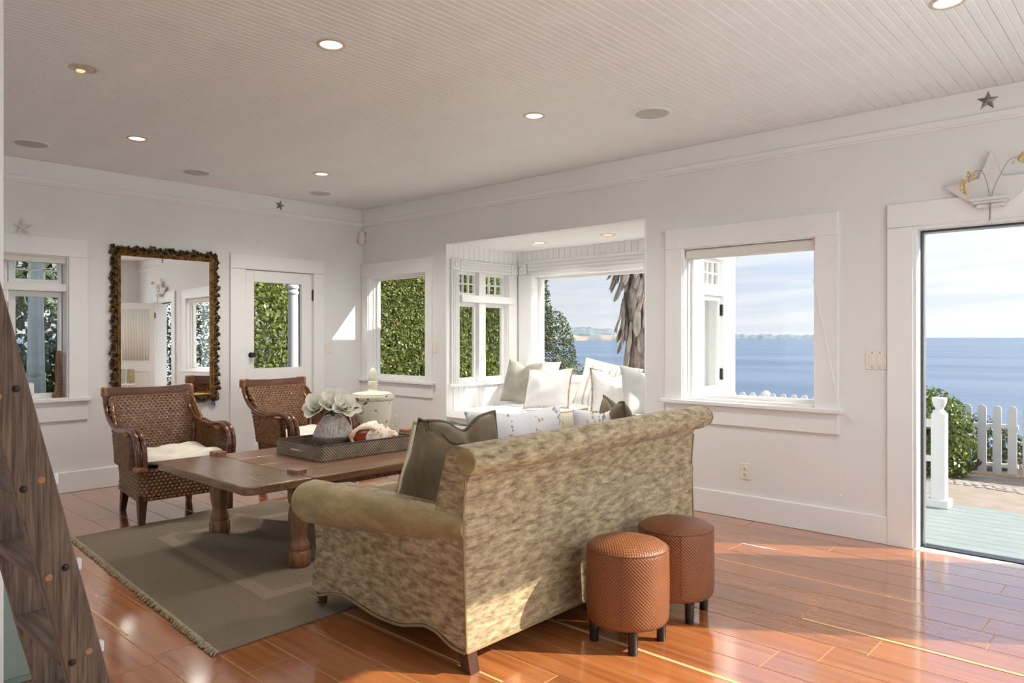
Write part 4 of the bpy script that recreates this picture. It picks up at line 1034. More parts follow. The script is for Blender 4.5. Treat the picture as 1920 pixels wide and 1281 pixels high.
# axis along local +x (spire right), mouth left / front
def shell_pt(u, v):
    x = -.12 + .27 * u
    if u < .45: r = .035 + .060 * math.sin(PI * u / .9)
    else: r = .095 * (1 - (u - .45) / .58) ** .85 + .004
    a = 2 * PI * v
    whorl = 1 + (.07 * math.sin(u * 48 + a) if u > .5 else 0)
    knob = 1 + .10 * max(0, math.cos(a * 7)) * math.exp(-((u - .50) / .05) ** 2) + .07 * max(0, math.cos(a * 7 + 1)) * math.exp(-((u - .68) / .03) ** 2)
    r *= whorl * knob
    return (x, r * math.cos(a), .078 + r * .86 * math.sin(a))
obj('shell_body', MB().grid(shell_pt, 44, 41), 'shell_body', sh, smooth=True, sharp=0)
lp = MB(); lp.tube([(-.055 + .078 * math.cos(2 * PI * k / 36), -.072 - .012 * abs(math.sin(4 * PI * k / 36)) + .004 * math.cos(PI * k), .082 + .056 * math.sin(2 * PI * k / 36)) for k in range(36)], [.012 + .004 * math.sin(2 * PI * k / 36 * 5) for k in range(36)], 8, closed=True)
o = obj('shell_lip', lp, 'shell_lip', sh, smooth=True, sharp=0)
obj('shell_mouth', MB().ball((-.055, -.070, .082), .064, 16, 10, (1.1, .16, .74)), 'shell_inner', sh, smooth=True)
sp_ = MB(); rg = random.Random(2)
for k in range(60):
    u, v = rg.uniform(.30, .92), rg.random(); p = Vector(shell_pt(u, v)); q = Vector((p.x, 0, .078)); d = (p - q).normalized()
    sp_.ball(p + d * .0005, rg.uniform(.003, .006), 6, 4, (1.2, .8, .8))
obj('brown_spots', sp_, 'shell_spot', sh, smooth=True)

# ---- urn
ur = thing('lidded_urn', (-5.60, 4.17, 0), 0, 'distressed cream lidded urn with pointed finial behind the table', 'urn')
obj('foot', MB().lathe([(.13, 0), (.135, .01), (.135, .05), (.12, .07), (.09, .10), (.07, .16), (.066, .22), (.075, .28), (.085, .30), (.085, .32)], 36), 'urn_plaster', ur, smooth=True)
obj('bowl', MB().lathe([(.06, .315), (.085, .33), (.12, .40), (.145, .47), (.163, .54), (.174, .61), (.178, .68), (.178, .715), (.190, .722), (.200, .735), (.202, .755), (.196, .768), (.18, .772)], 48), 'urn_plaster', ur, smooth=True)
lid = obj('lid', MB().lathe([(.188, .770), (.192, .776), (.188, .782), (.15, .790), (.08, .797), (.055, .803), (.040, .815), (.036, .83), (.03, .832)], 40), 'urn_plaster', ur, smooth=True)
obj('finial', MB().lathe([(.036, .83), (.046, .845), (.050, .868), (.046, .890), (.036, .898), (.034, .905), (.040, .915), (.043, .94), (.040, .968), (.030, .995), (.014, 1.015), (.002, 1.022)], 24), 'urn_plaster', lid, smooth=True)

# ---- wicker armchairs (local: faces +x)
def wicker(fn, nu, nv, amp, sub=3):
    """woven surface: fn(u,v)->point; bumps of an over-under weave"""
    NU, NV = nu * sub + 1, nv * sub + 1
    P = [[Vector(fn(i / (NU - 1), j / (NV - 1))) for i in range(NU)] for j in range(NV)]
    m_ = MB(); v = []
    for j in range(NV):
        for i in range(NU):
            du = P[j][min(i + 1, NU - 1)] - P[j][max(i - 1, 0)]; dv = P[min(j + 1, NV - 1)][i] - P[max(j - 1, 0)][i]
            n_ = du.cross(dv); n_ = n_.normalized() if n_.length > 1e-12 else Vector((1, 0, 0))
            a = i / sub; b = j / sub; row_ = int(b)
            ph = a * 2 * PI + (PI if row_ % 2 else 0)
            h = (.5 + .5 * math.cos(ph)) * (math.sin(PI * (b - row_)) ** .6 if 0 < b - row_ < 1 else 0)
            v.append(P[j][i] + n_ * amp * h)
    f = [(j * NU + i, j * NU + i + 1, (j + 1) * NU + i + 1, (j + 1) * NU + i) for j in range(NV - 1) for i in range(NU - 1)]
    m_.add(v, f); return m_
chair = thing('wicker_armchair', (-5.58, 2.30, 0), R(-3), 'woven rattan armchair with cream seat cushion below the mirror', 'chair', 'rattan armchairs')
for (x, y, dx, dy) in ((.30, -.325, .02, -.01), (.30, .325, .02, .01), (-.25, -.255, -.055, -.01), (-.25, .255, -.055, .01)):
    m_ = MB()
    for k, (zz, hw) in enumerate(((0, .020), (.22, .034))):
        cx, cy = x + dx * (1 - zz / .22), y + dy * (1 - zz / .22)
        m_.v += [(cx - hw, cy - hw, zz), (cx + hw, cy - hw, zz), (cx + hw, cy + hw, zz), (cx - hw, cy + hw, zz)]
    m_.f = [(3, 2, 1, 0), (4, 5, 6, 7), (0, 1, 5, 4), (1, 2, 6, 5), (2, 3, 7, 6), (3, 0, 4, 7)]
    obj('leg', m_, 'chair_leg_wood', chair, bevel=.004)
def skirt_pt(u, v):
    # rounded rectangle around the seat, flaring out to the bottom
    per = [(.335, -.30), (.335, .30), (.30, .35), (-.24, .30), (-.28, .24), (-.28, -.24), (-.24, -.30), (.30, -.35), (.335, -.30)]
    L = [0]
    for p, q in zip(per[:-1], per[1:]): L.append(L[-1] + math.hypot(q[0] - p[0], q[1] - p[1]))
    s2 = u * L[-1]
    for k in range(len(per) - 1):
        if s2 <= L[k + 1] + 1e-9:
            f = (s2 - L[k]) / (L[k + 1] - L[k]); p, q = per[k], per[k + 1]; break
    fl = 1.0 + .03 * (1 - v) ** 2
    return ((p[0] + (q[0] - p[0]) * f) * fl, (p[1] + (q[1] - p[1]) * f) * fl, .175 + .215 * v)
def flat_skirt(u, v):
    p = Vector(skirt_pt(u, v)); q = Vector(skirt_pt(min(1, u + .004), v)); r2 = Vector(skirt_pt(max(0, u - .004), v)); d = q - r2; n_ = d.cross(Vector((0, 0, 1))); return p + (n_.normalized() if n_.length > 1e-9 else Vector((1, 0, 0))) * .0034
obj('gap_shade_sheet', MB().grid(flat_skirt, 150, 8), 'chair_leg_wood', chair, smooth=True, fix=False, sharp=0)  # dark sheet inside the skirt weave, colouring its gaps as if shaded
obj('woven_skirt', wicker(skirt_pt, 74, 9, .013, 4), 'rattan_weave', chair, smooth=True, fix=False, sharp=0)
obj('seat_deck', MB().box(-.27, .32, -.32, .32, .37, .392, .01), 'chair_leg_wood', chair)
def uplan(u):
    pts = [(.14, -.345), (-.02, -.345), (-.14, -.34), (-.22, -.33), (-.275, -.31), (-.295, -.25), (-.30, -.12), (-.303, 0), (-.30, .12), (-.295, .25), (-.275, .31), (-.22, .33), (-.14, .34), (-.02, .345), (.14, .345)]
    x = u * (len(pts) - 1); k = min(int(x), len(pts) - 2); f = x - k
    return (pts[k][0] * (1 - f) + pts[k + 1][0] * f, pts[k][1] * (1 - f) + pts[k + 1][1] * f)
def back_pt(u, v):
    x, y = uplan(u); rear = max(0, min(1, (-.19 - x) / .10))
    rs = rear * rear * (3 - 2 * rear); top = .625 + (.850 - .625) * rs
    z = .38 + (top - .38) * v
    lean = rs * .30 * (z - .38) ** 1.25 * 1.25
    return (x - lean, y * (1 + .10 * (z - .38) * rs), z)
def flat_back(u, v):
    p = Vector(back_pt(1 - u, v)); q = Vector(back_pt(min(1, 1 - u + .01), v)); r2 = Vector(back_pt(max(0, 1 - u - .01), v)); d = (r2 - q); n_ = d.cross(Vector((0, 0, 1))).normalized(); return p + n_ * .0048
obj('gap_shade_sheet', MB().grid(flat_back, 80, 30), 'chair_leg_wood', chair, smooth=True, fix=False, sharp=0)  # same for the back: shade of the weave valleys put into a dark layer
o = obj('woven_back', wicker(lambda u, v: back_pt(1 - u, v), 52, 23, .014, 4), 'rattan_weave', chair, smooth=True, fix=False, sharp=0)
sm_ = o.modifiers.new('t', 'SOLIDIFY'); sm_.thickness = -.012
arm_path = [(-.478, .345, .905), (-.452, .348, .82), (-.395, .352, .74), (-.305, .356, .678), (-.19, .36, .642), (-.05, .364, .63), (.09, .366, .645), (.20, .366, .648), (.285, .365, .615), (.325, .362, .545), (.330, .358, .46), (.322, .352, .37)]
for s2 in (-1, 1):
    P = [Vector((a, s2 * b, c)) for a, b, c in arm_path]
    obj('arm_pole', MB().tube(catmull(P, 5), .021, 10), 'rattan_pole', chair, smooth=True)
    P = [Vector((a + .012, s2 * (b - .040), c - .004)) for a, b, c in arm_path]
    obj('arm_pole', MB().tube(catmull(P, 5), .020, 10), 'rattan_pole', chair, smooth=True)
    P = [Vector((a, s2 * (b - .015), c)) for a, b, c in [(-.475, .345, .885), (-.44, .348, .79), (-.375, .35, .715), (-.28, .352, .655), (-.15, .357, .618), (.06, .36, .606), (.17, .36, .598), (.235, .358, .555), (.255, .355, .47), (.25, .35, .37)]]
    obj('arm_pole', MB().tube(catmull(P, 5), .017, 8), 'rattan_pole', chair, smooth=True)
    for k in range(2):
        obj('arm_post', MB().tube(catmull([(.150 + .034 * k, s2 * .345, .37), (.155 + .034 * k, s2 * .35, .50), (.135 + .03 * k, s2 * .352, .62)], 5), .015, 8), 'rattan_pole', chair, smooth=True)
    obj('rear_post', MB().tube(catmull([(-.265, s2 * .275, .20), (-.285, s2 * .29, .42), (-.315, s2 * .315, .60), (-.36, s2 * .335, .70)], 5), .022, 8), 'rattan_pole', chair, smooth=True)
    obj('foot_wrap', MB().box(.275, .362, s2 * .345 - .042, s2 * .345 + .042, .375, .415, .012), 'rattan_wrap', chair)
    obj('arm_wrap', MB().box(.10, .20, s2 * .35 - .05, s2 * .35 + .05, .612, .632, .008), 'rattan_wrap', chair)
    obj('crest_wrap', MB().box(-.508, -.445, s2 * .325 - .045, s2 * .325 + .045, .845, .925, .010), 'rattan_wrap', chair)
cr_ = MB()
def crest(u, v):
    y = (u - .5) * .66; bow = -.030 * (1 - (2 * u - 1) ** 2); a = 2 * PI * v
    return (-.462 + bow + .024 * max(-1, min(1, 1.4 * math.cos(a))), y, .882 + .042 * max(-1, min(1, 1.4 * math.sin(a))) - .012 * (1 - (2 * u - 1) ** 2))
cr_.grid(crest, 24, 17); obj('crest_rail', cr_, 'rattan_crest', chair, smooth=True)
# tufted seat cushion
def seatc(u, v, top):
    x, y = (u - .5) * 2, (v - .5) * 2
    px, py = .035 + x * .285, y * .305
    ed_ = max(0, (1 - abs(x) ** 6)) ** .5 * max(0, (1 - abs(y) ** 6)) ** .5
    d = 0
    for tx in (-.45, .45):
        for ty in (-.45, .45): d += math.exp(-((x - tx) ** 2 + (y - ty) ** 2) / .05)
    zz = .442 + (.046 * ed_ + .022 * math.cos(x * 3.4) * math.cos(y * 3.0) * ed_ - .030 * d * ed_ if top else -.046 * ed_)
    return (px, py, zz)
m_ = MB().grid(lambda u, v: seatc(u, v, True), 33, 33); m_.grid(lambda u, v: seatc(u, v, False), 33, 33)
obj('seat_cushion', m_, 'seat_cotton', chair, smooth=True, sharp=0)
sh.scale = (1.2, 1.2, 1.25)
chair.scale = (1, .92, 1)
index_kids(chair)
ch2 = copy_tree(chair); ch2.location = (-5.83, 3.575, 0); ch2.rotation_euler = (0, 0, R(3))
tag(ch2, 'woven rattan armchair in front of the half-glazed door')

# ---- pillows
def pillow_mesh(w_, h_, t_, chop=0.0, n=26, seed=0, pinch=.07):
    rgx = random.Random(seed); ph = [rgx.uniform(0, 6) for _ in range(6)]
    def pt(u, v, s_):
        x, z = (u - .5) * 2, (v - .5) * 2
        X = x * w_ / 2 * (1 - pinch * (1 - z * z)); Z = z * h_ / 2 * (1 - pinch * (1 - x * x))
        dip = chop * math.exp(-(x / .33) ** 2) * max(0, (v - .15) / .85) ** 2.2
        Z -= dip
        th = t_ / 2 * (max(0, 1 - abs(x) ** 2.6) * max(0, 1 - abs(z) ** 2.6)) ** .55
        th *= 1 - .75 * min(1, chop / .03) * math.exp(-(x / .16) ** 2) * max(0, v - .25) * 1.0 if chop else 1
        wr = .004 * (math.sin(5 * x + 3 * z + ph[0]) + math.sin(-4 * x + 6 * z + ph[1])) * (1 if th > .004 else 0)
        return (X, s_ * (th + (wr if th > .012 else 0)), Z + h_ / 2)
    m_ = MB().grid(lambda u, v: pt(u, v, 1), n, n); m_.grid(lambda u, v: pt(u, v, -1), n, n)
    bm = bmesh.new(); me = bpy.data.meshes.new('pillow'); me.from_pydata(m_.v, [], m_.f); bm.from_mesh(me)
    bmesh.ops.remove_doubles(bm, verts=bm.verts, dist=1e-4); bmesh.ops.recalc_face_normals(bm, faces=bm.faces); bm.to_mesh(me); bm.free()
    me.polygons.foreach_set('use_smooth', [True] * len(me.polygons))
    per = []
    N = 24
    for k in range(N): per.append(pt(k / N, 0, 1))
    for k in range(N): per.append(pt(1, k / N, 1))
    for k in range(N): per.append(pt(1 - k / N, 1, 1))
    for k in range(N): per.append(pt(0, 1 - k / N, 1))
    return me, [(p[0], 0, p[2]) for p in per]
def pillow(name, loc, rot, w_, h_, t_, m, label, chop=.03, trim_=None, seed=0, group=None, trim_mat=None, prints=None):
    t = thing(name, loc, 0, label, 'pillow', group); t.rotation_euler = rot
    me, per = pillow_mesh(w_, h_, t_, chop, seed=seed)
    obj('pillow_cover', me, m, t)
    if trim_ == 'piping': obj('piping', MB().tube(per, .007, 6, closed=True), trim_mat or m, t, smooth=True)
    if trim_ == 'pompom':
        mm = MB(); P = [Vector(p) for p in per]; L = 0; last = None
        for i in range(len(P)):
            a, b = P[i], P[(i + 1) % len(P)]; d = (b - a).length; k = max(1, int(d / .013))
            for q in range(k): mm.ball(a + (b - a) * q / k, .0095, 6, 4)
        obj('pompom_trim', mm, 'pompom', t, smooth=True)
    if prints:
        # printed sprigs: thin flat flowers lying on the cover
        rgx = random.Random(seed + 50); bv = [v.co.copy() for v in me.vertices if v.co.y > .01 or v.co.y < -.01]
        for mi, (mm_, cnt) in enumerate(prints):
            mm = MB()
            for k in range(cnt):
                c = rgx.choice(bv); sgn = 1 if c.y > 0 else -1
                for q in range(rgx.randint(4, 8)):
                    dx, dz = rgx.gauss(0, .018), rgx.gauss(0, .022); target = min((v for v in bv if v.y * sgn > 0), key=lambda v: (v.x - c.x - dx) ** 2 + (v.z - c.z - dz) ** 2)
                    mm.ball((target.x + rgx.uniform(-.011, .011), target.y + sgn * .0015, target.z + rgx.uniform(-.011, .011)), rgx.uniform(.005, .011), 6, 4, (rgx.uniform(.5, 1), .3, rgx.uniform(.6, 1.2)))
            tag(obj('printed_sprigs', mm, mm_, t, smooth=True), kind='stuff')
    return t
mat('print_gold', (0.62, 0.50, 0.28), rough=0.85); mat('print_mauve', (0.42, 0.38, 0.43), rough=0.85)

# ---- sofa
so_ = thing('sofa', (-2.6, 2.85, 0), 0, 'tan velvet roll-arm sofa seen from behind with scalloped base', 'sofa')
SX, SY = -2.6, 2.85
def S(x, y, z=None): return (x - SX, y - SY) if z is None else (x - SX, y - SY, z)
yN, yFar = 1.955, 3.74
# back: cross-section in x-z, extruded along y
sec = [(-2.03, .088), (-2.035, .25), (-2.045, .45), (-2.048, .62), (-2.035, .74), (-2.00, .815), (-2.02, .875), (-2.09, .885), (-2.15, .85), (-2.20, .70), (-2.27, .45), (-2.28, .20), (-2.28, .16), (-2.07, .145), (-2.06, .09)]
bk = MB(); NY = 26
def rise(y): return .0 + .022 * (y - yN) / (yFar - yN)
v = []
for j in range(NY + 1):
    yy = yN + .006 + (yFar - yN - .012) * j / NY
    for (x, z) in sec: v.append(S(x, yy, z + (rise(yy) if z > .5 else 0)))
n = len(sec); f = [(j * n + k, j * n + (k + 1) % n, (j + 1) * n + (k + 1) % n, (j + 1) * n + k) for j in range(NY) for k in range(n)]
f += [tuple(range(n)), tuple(NY * n + k for k in reversed(range(n)))]
bk.add(v, f); back = obj('back', bk, 'sofa_velvet', so_, smooth=True, bevel=0)
# roll on top of the back, scrolling outwards, with gathered ends
rl = MB(); pts = []; rad = []
for k in range(31):
    f_ = k / 30; yy = 1.945 + (3.835 - 1.945) * f_; pts.append(S(-2.018, yy, .832 + rise(yy))); rad.append(.064)
rad[0] = .052; rad[-1] = .050
rl.tube(pts, rad, 24); roll = obj('back_roll', rl, 'sofa_velvet', so_, smooth=True)
for (yy, sg) in ((1.945, -1), (3.835, 1)):
    cp = MB(); cp.lathe([(.054, 0), (.052, .008), (.042, .012), (.030, .009), (.018, .011), (.008, .006), (.001, .005)], 30, fl=lambda a, i: 1 + (.05 * math.sin(a * 11) if 0 < i < 5 else 0))
    obj('gathered_end', cp, 'sofa_velvet_arm', roll, smooth=True, loc=S(-2.018, yy, .832 + rise(yy)), rot=(R(90) if sg < 0 else R(-90), 0, 0))
# gather pleats by the roll ends
def arm(yo, sg):
    # outer side panel with scalloped hem
    hem = [(-3.125, .075), (-3.06, .070), (-3.00, .085), (-2.93, .108), (-2.86, .116), (-2.78, .112), (-2.70, .100), (-2.61, .088), (-2.50, .087), (-2.42, .095), (-2.35, .114), (-2.28, .130), (-2.21, .126), (-2.15, .105), (-2.10, .090), (-2.040, .088)]
    top = [(-2.040, .60), (-2.5, .60), (-3.0, .60), (-3.11, .58), (-3.135, .50), (-3.10, .40), (-3.085, .30), (-3.10, .20), (-3.125, .13)]
    poly = [(a - SX, b) for a, b in hem + top]
    p = MB(); p.prism(poly, yo - SY, yo + sg * .15 - SY, 'y')
    panel = obj('arm_panel', p, 'sofa_velvet', so_, bevel=.012, bseg=3)
    r_ = MB(); P = []; rr = []
    for k in range(21):
        f_ = k / 20; x = -3.15 + 1.102 * f_; P.append(S(x, yo + sg * (-.005 + .047 * f_), .512 + .050 * f_)); rr.append(.108 - .050 * f_)
    rr[0] = .088; rr[1] = .104
    m0 = len(r_.v); r_.tube(P, rr, 26)
    obj('arm_roll', r_, 'sofa_velvet_arm', so_, smooth=True)
    c_ = MB(); c_.lathe([(.088, 0), (.080, .010), (.055, .018), (.02, .020), (.001, .020)], 26); obj('arm_front_scroll', c_, 'sofa_velvet_arm', so_, smooth=True, loc=S(-3.15, yo - sg * .005, .515), rot=(0, R(-90), 0))
    pp = MB(); pp.tube(catmull([S(a, yo - sg * .002, b - .002) for a, b in hem], 4), .006, 6); obj('hem_piping', pp, 'sofa_piping', panel, smooth=True)
    return panel
arm(yN, 1); arm(yFar, -1)
pp = MB(); pp.tube([S(-2.030, yN, .09), S(-2.034, yN - .002, .25), S(-2.044, yN - .002, .45), S(-2.047, yN - .002, .62), S(-2.034, yN - .002, .76)], .005, 6)
pp.tube([S(-2.029, yN, .089), S(-2.029, yFar, .089)], .006, 6); pp.tube([S(-2.030, yFar, .09), S(-2.047, yFar, .62), S(-2.034, yFar, .76)], .005, 6)
obj('piping', pp, 'sofa_piping', so_, smooth=True)
obj('seat_base', MB().box(*[-3.09 - SX, -2.26 - SX], *[yN + .14 - SY, yFar - .14 - SY], .10, .32, .02), 'sofa_velvet', so_)
for k in range(2):
    a = yN + .155 + k * .737; obj('seat_cushion', MB().box(-3.14 - SX, -2.25 - SX, a - SY, a + .733 - SY, .32, .47, .03), 'sofa_velvet_arm', so_, bevel=.0)
for (yy) in (yN + .035, yFar - .035):
    m_ = MB(); P = [S(-3.06, yy, .085), S(-3.075, yy, .06), S(-3.068, yy, .03), S(-3.078, yy, .008), S(-3.085, yy, 0.0)]
    m_.tube(catmull(P, 4), [.034, .036, .036, .033, .030, .026, .023, .021, .019, .018, .018, .018, .020, .022, .023, .023, .022], 10)
    for i_, vv in enumerate(m_.v): m_.v[i_] = (vv[0], vv[1], max(.019 if yy < 3 else .019, vv[2]))
    obj('front_leg', m_, 'chair_leg_wood', so_, smooth=True)
    m_ = MB(); q = []
    for (zz, x0, x1) in ((.10, -2.105, -2.045), (.05, -2.092, -2.034), (.0, -2.075, -2.022)):
        q += [S(x0, yy - .022, zz), S(x1, yy - .022, zz), S(x1, yy + .03, zz), S(x0, yy + .03, zz)]
    ff = [(0, 1, 2, 3), (11, 10, 9, 8)]
    for l_ in range(2):
        for k in range(4): ff.append((l_ * 4 + k, l_ * 4 + (k + 1) % 4, l_ * 4 + 4 + (k + 1) % 4, l_ * 4 + 4 + k))
    m_.add(q, ff); obj('rear_leg', m_, 'chair_leg_wood', so_, bevel=.003)

# pillows on the sofa
SZ = .475
pillow('throw_pillow', (-2.47, 2.155, SZ - .01), (R(-8), R(13), R(6)), .46, .43, .17, 'olive_velvet', 'olive velvet pillow in the near corner of the sofa beside the arm', .03, 'piping', 1, 'olive velvet sofa pillows', 'olive_welt')
pillow('throw_pillow', (-2.635, 2.26, SZ - .01), (R(-8), R(13), R(8)), .42, .40, .10, 'cream_fabric', 'cream pillow with gold welt tucked behind the nearest olive pillow', .0, 'piping', 2, None, 'welt_gold')
pillow('throw_pillow', (-2.37, 2.34, SZ + .02), (R(-12), R(-4), R(72)), .36, .46, .17, 'olive_velvet', 'folded-top olive velvet pillow showing above the near end of the sofa back', .055, 'piping', 3, 'olive velvet sofa pillows', 'olive_welt')
pillow('lumbar_pillow', (-2.42, 2.74, SZ + .02), (R(-10), R(1), R(88)), .70, .46, .15, 'floral_print_base', 'long white pillow with gold and mauve flower sprigs on the sofa', .015, None, 4, None, None, (('print_gold', 26), ('print_mauve', 14)))
pillow('lumbar_pillow', (-2.36, 3.38, SZ + .02), (R(-10), R(2), R(88)), .50, .42, .15, 'floral_print_base', 'shorter white sprigged pillow towards the far end of the sofa', .02, None, 5, None, None, (('print_gold', 14), ('print_mauve', 12)))
pillow('throw_pillow', (-2.50, 3.22, SZ + .02), (R(-14), R(0), R(80)), .42, .41, .12, 'cream_fabric', 'cream pillow corner peeking between the two sprigged pillows', .0, 'piping', 6, None, 'welt_gold')
pillow('throw_pillow', (-2.40, 3.585, SZ + .02), (R(-8), R(0), R(140)), .44, .46, .17, 'olive_velvet', 'olive velvet pillow at the far end of the sofa', .055, 'piping', 7, 'olive velvet sofa pillows', 'olive_welt')

# ---- stools
def stool(x, y, rz, label):
    t = thing('woven_stool', (x, y, 0), rz, label, 'stool', 'woven drum stools')
    rr = .177
    prof = [(.10, .092), (.150, .092), (.166, .098), (.174, .112), (rr, .135), (rr + .001, .26), (rr, .385), (.1755, .402), (.172, .410)]
    o = obj('woven_body', MB().lathe(prof, 64), 'stool_weave', t, smooth=True)
    uv_cyl(o, lambda c, p: (math.atan2(c.y, c.x) * rr if p.center.x > -.17 or abs(p.center.y) > .012 else (math.atan2(c.y, c.x) % (2 * PI)) * rr, c.z))
    prof = [(.1735, .405), (.168, .414), (.150, .426), (.11, .438), (.06, .444), (.002, .446)]
    o = obj('top_pad', MB().lathe(prof, 64), 'stool_weave', t, smooth=True); uv_cyl(o, lambda c, p: (c.x, c.y))
    se_ = MB(); se_.tube([(.1745 * math.cos(2 * PI * k / 60), .1745 * math.sin(2 * PI * k / 60), .407) for k in range(60)], .003, 6, closed=True)
    for a in (R(-62), R(58), R(178)): se_.tube([(rr * 1.004 * math.cos(a), rr * 1.004 * math.sin(a), zz) for zz in (.12, .2, .3, .405)], .0018, 5)
    obj('seam', se_, 'stool_seam', t, smooth=True)
    for k in range(4):
        a = R(45 + 90 * k); obj('leg', MB().lathe([(.019, 0), (.020, .003), (.021, .095)], 16, .145 * math.cos(a), .145 * math.sin(a)), 'stool_leg', t, smooth=True)
stool(-1.762, 2.66, R(-3), 'woven leather drum stool nearest the camera behind the sofa')
stool(-1.775, 3.09, R(10), 'woven leather drum stool farther along the sofa back')

# ---- window seat
ws = thing('window_seat', (-4.32, 5.52, 0), 0, 'white built-in bench filling the bay', 'bench')
obj('bench_front', MB().box(-1.165, 1.165, -.525, -.49, 0, .40, .006), 'trim_paint', ws)
obj('bench_top', MB().box(-1.165, 1.165, -.54, .545, .385, .42, .006), 'trim_paint', ws)
for k in range(5): obj('bench_stile', MB().box(-1.16 + k * .565, -1.10 + k * .565, -.535, -.52, .02, .385, .003), 'trim_paint', ws)
bc = thing('seat_cushion', (-4.32, 5.52, .42), 0, 'long white linen cushion on the window seat', 'cushion')
def cush(u, v, s_):
    x, y = (u - .5) * 2, (v - .5) * 2; e_ = (max(0, 1 - abs(x) ** 14) * max(0, 1 - abs(y) ** 9)) ** .42
    wr = .006 * math.sin(x * 9 + y * 3) * math.sin(y * 5 + 1) + .004 * math.sin(x * 23)
    return (x * 1.15 * (1 - .0 * y), -.0 + y * .535, .088 + s_ * (.088 * e_) + (wr * e_ if s_ > 0 else 0))
m_ = MB().grid(lambda u, v: cush(u, v, 1), 70, 34); m_.grid(lambda u, v: cush(u, v, -1), 70, 34)
obj('cushion_cover', m_, 'cushion_linen', bc, smooth=True, sharp=0)
pw2 = MB(); pw2.tube([(-1.14, -.536, .085), (1.14, -.536, .085)], .005, 6); obj('welt', pw2, 'cushion_linen', bc, smooth=True)
BZ0 = .622
pillow('bay_pillow', (-5.08, 5.86, BZ0), (R(-18), R(2), R(-8)), .56, .46, .15, 'striped_linen_pale', 'pale striped pillow at the back left of the window seat', .0, None, 11)
pillow('bay_pillow', (-5.05, 5.58, BZ0), (R(-16), R(2), R(-4)), .52, .46, .18, 'grey_linen', 'grey-beige linen pillow with chopped top on the window seat', .06, None, 12)
pillow('bay_pillow', (-4.50, 5.38, BZ0), (R(-20), R(-3), R(10)), .50, .40, .17, 'white_linen', 'white pillow edged with brown pompoms on the window seat', .05, 'pompom', 13)
pillow('bay_pillow', (-4.03, 5.62, BZ0), (R(-22), R(10), R(14)), .60, .48, .16, 'striped_linen', 'large brown-striped white pillow on the right of the window seat', .0, None, 14)
pillow('bay_pillow', (-3.70, 5.36, BZ0), (R(-18), R(8), R(62)), .44, .40, .16, 'white_linen', 'white pillow with one brown trimmed edge beside the striped pillow', .04, 'pompom', 15)
pillow('bay_pillow', (-3.42, 5.45, BZ0), (R(-16), R(6), R(70)), .48, .44, .17, 'pale_grey_linen', 'pale grey pillow at the right end of the window seat', .04, None, 16)

# ---- ladder
lad = thing('library_ladder', (-2.0, .776, 0), 0, 'weathered oak ladder leaning at the left edge', 'ladder')
tanl = .2324; LW = .42
def rail(x0, x1):
    m_ = MB(); rgx = random.Random(int(-x0 * 1000))
    wdt = .0865; H_ = 2.3; n = 24; v = []
    for k in range(n + 1):
        zz = H_ * k / n; yy = -zz * tanl; j1 = rgx.uniform(-.0012, .0012); j2 = rgx.uniform(-.0012, .0012)
        v += [(x0, yy - wdt + j1, zz), (x1, yy - wdt + j1, zz), (x1, yy + j2, zz), (x0, yy + j2, zz)]
    f = [(0, 1, 2, 3), tuple(n * 4 + k for k in (3, 2, 1, 0))]
    for k in range(n):
        for q in range(4): f.append((k * 4 + q, k * 4 + (q + 1) % 4, k * 4 + 4 + (q + 1) % 4, k * 4 + 4 + q))
    m_.add(v, f); return obj('rail', m_, 'ladder_wood', lad, bevel=.004)
rail(-.035, .0); rail(-LW - .035, -LW)
for k in range(9):
    zz = .085 + .22 * k; yy = -zz * tanl
    if zz > 2.2: break
    obj('step', MB().box(-LW, -.035, yy - .083, yy - .006, zz - .030, zz, .004), 'ladder_step', lad)
    for (dy, dz, mm_) in ((-.066, -.012, 'iron_dark' if k % 2 == 0 else 'peg_wood'), (-.030, .004, 'peg_wood' if k % 2 == 0 else 'iron_dark')):
        pg = MB().lathe([(.0085, 0), (.0085, .002), (.006, .004)], 14); pg.xf(Matrix.Rotation(R(90), 4, 'Y'))
        obj('peg', pg, mm_, lad, smooth=True, loc=(-.0005, yy + dy, zz + dz))
    obj('clip', MB().box(-.03, -.012, yy - .004, yy + .010, zz - .014, zz + .016, .003), 'clear_clip', lad)

# ---- sage cabinet behind the ladder
cb = thing('low_cabinet', (-3.42, .69, 0), 0, 'low sage-green cabinet behind the ladder', 'cabinet')
obj('body', MB().box(-.7, .185, 0, .19, .0, .50, .003), 'sage_paint', cb)
obj('door', MB().box(.185, .2, .005, .185, .03, .47, .003), 'sage_paint', cb)
obj('top', MB().box(-.71, .205, -.005, .195, .50, .52, .003), 'sage_paint', cb)

# ---- carved figure on the window sill at left
cv = thing('carved_board', (XL - .055, 1.945, .795), 0, 'tall carved dark wood piece standing on the window sill', 'carving')
pr = [(-.045, 0), (-.050, .02), (-.030, .06), (-.022, .14), (-.028, .22), (-.020, .30), (-.018, .385), (-.008, .40), (.014, .40), (.024, .385), (.026, .2), (.032, .05), (.034, 0)]
obj('carved_body', MB().prism([(a, b) for a, b in pr], -.022, .022, 'x'), 'carved_wood', cv, bevel=.006)
nn = MB()
for k in range(6): nn.box(.018, .026, -.012, .030, .03 + .028 * k, .036 + .028 * k)
nn.tube([(.024, -.006, .38), (.026, .002, .25), (.025, -.010, .12), (.024, -.02, .03)], .004, 5)
obj('carved_lines', nn, 'chair_leg_wood', cv)

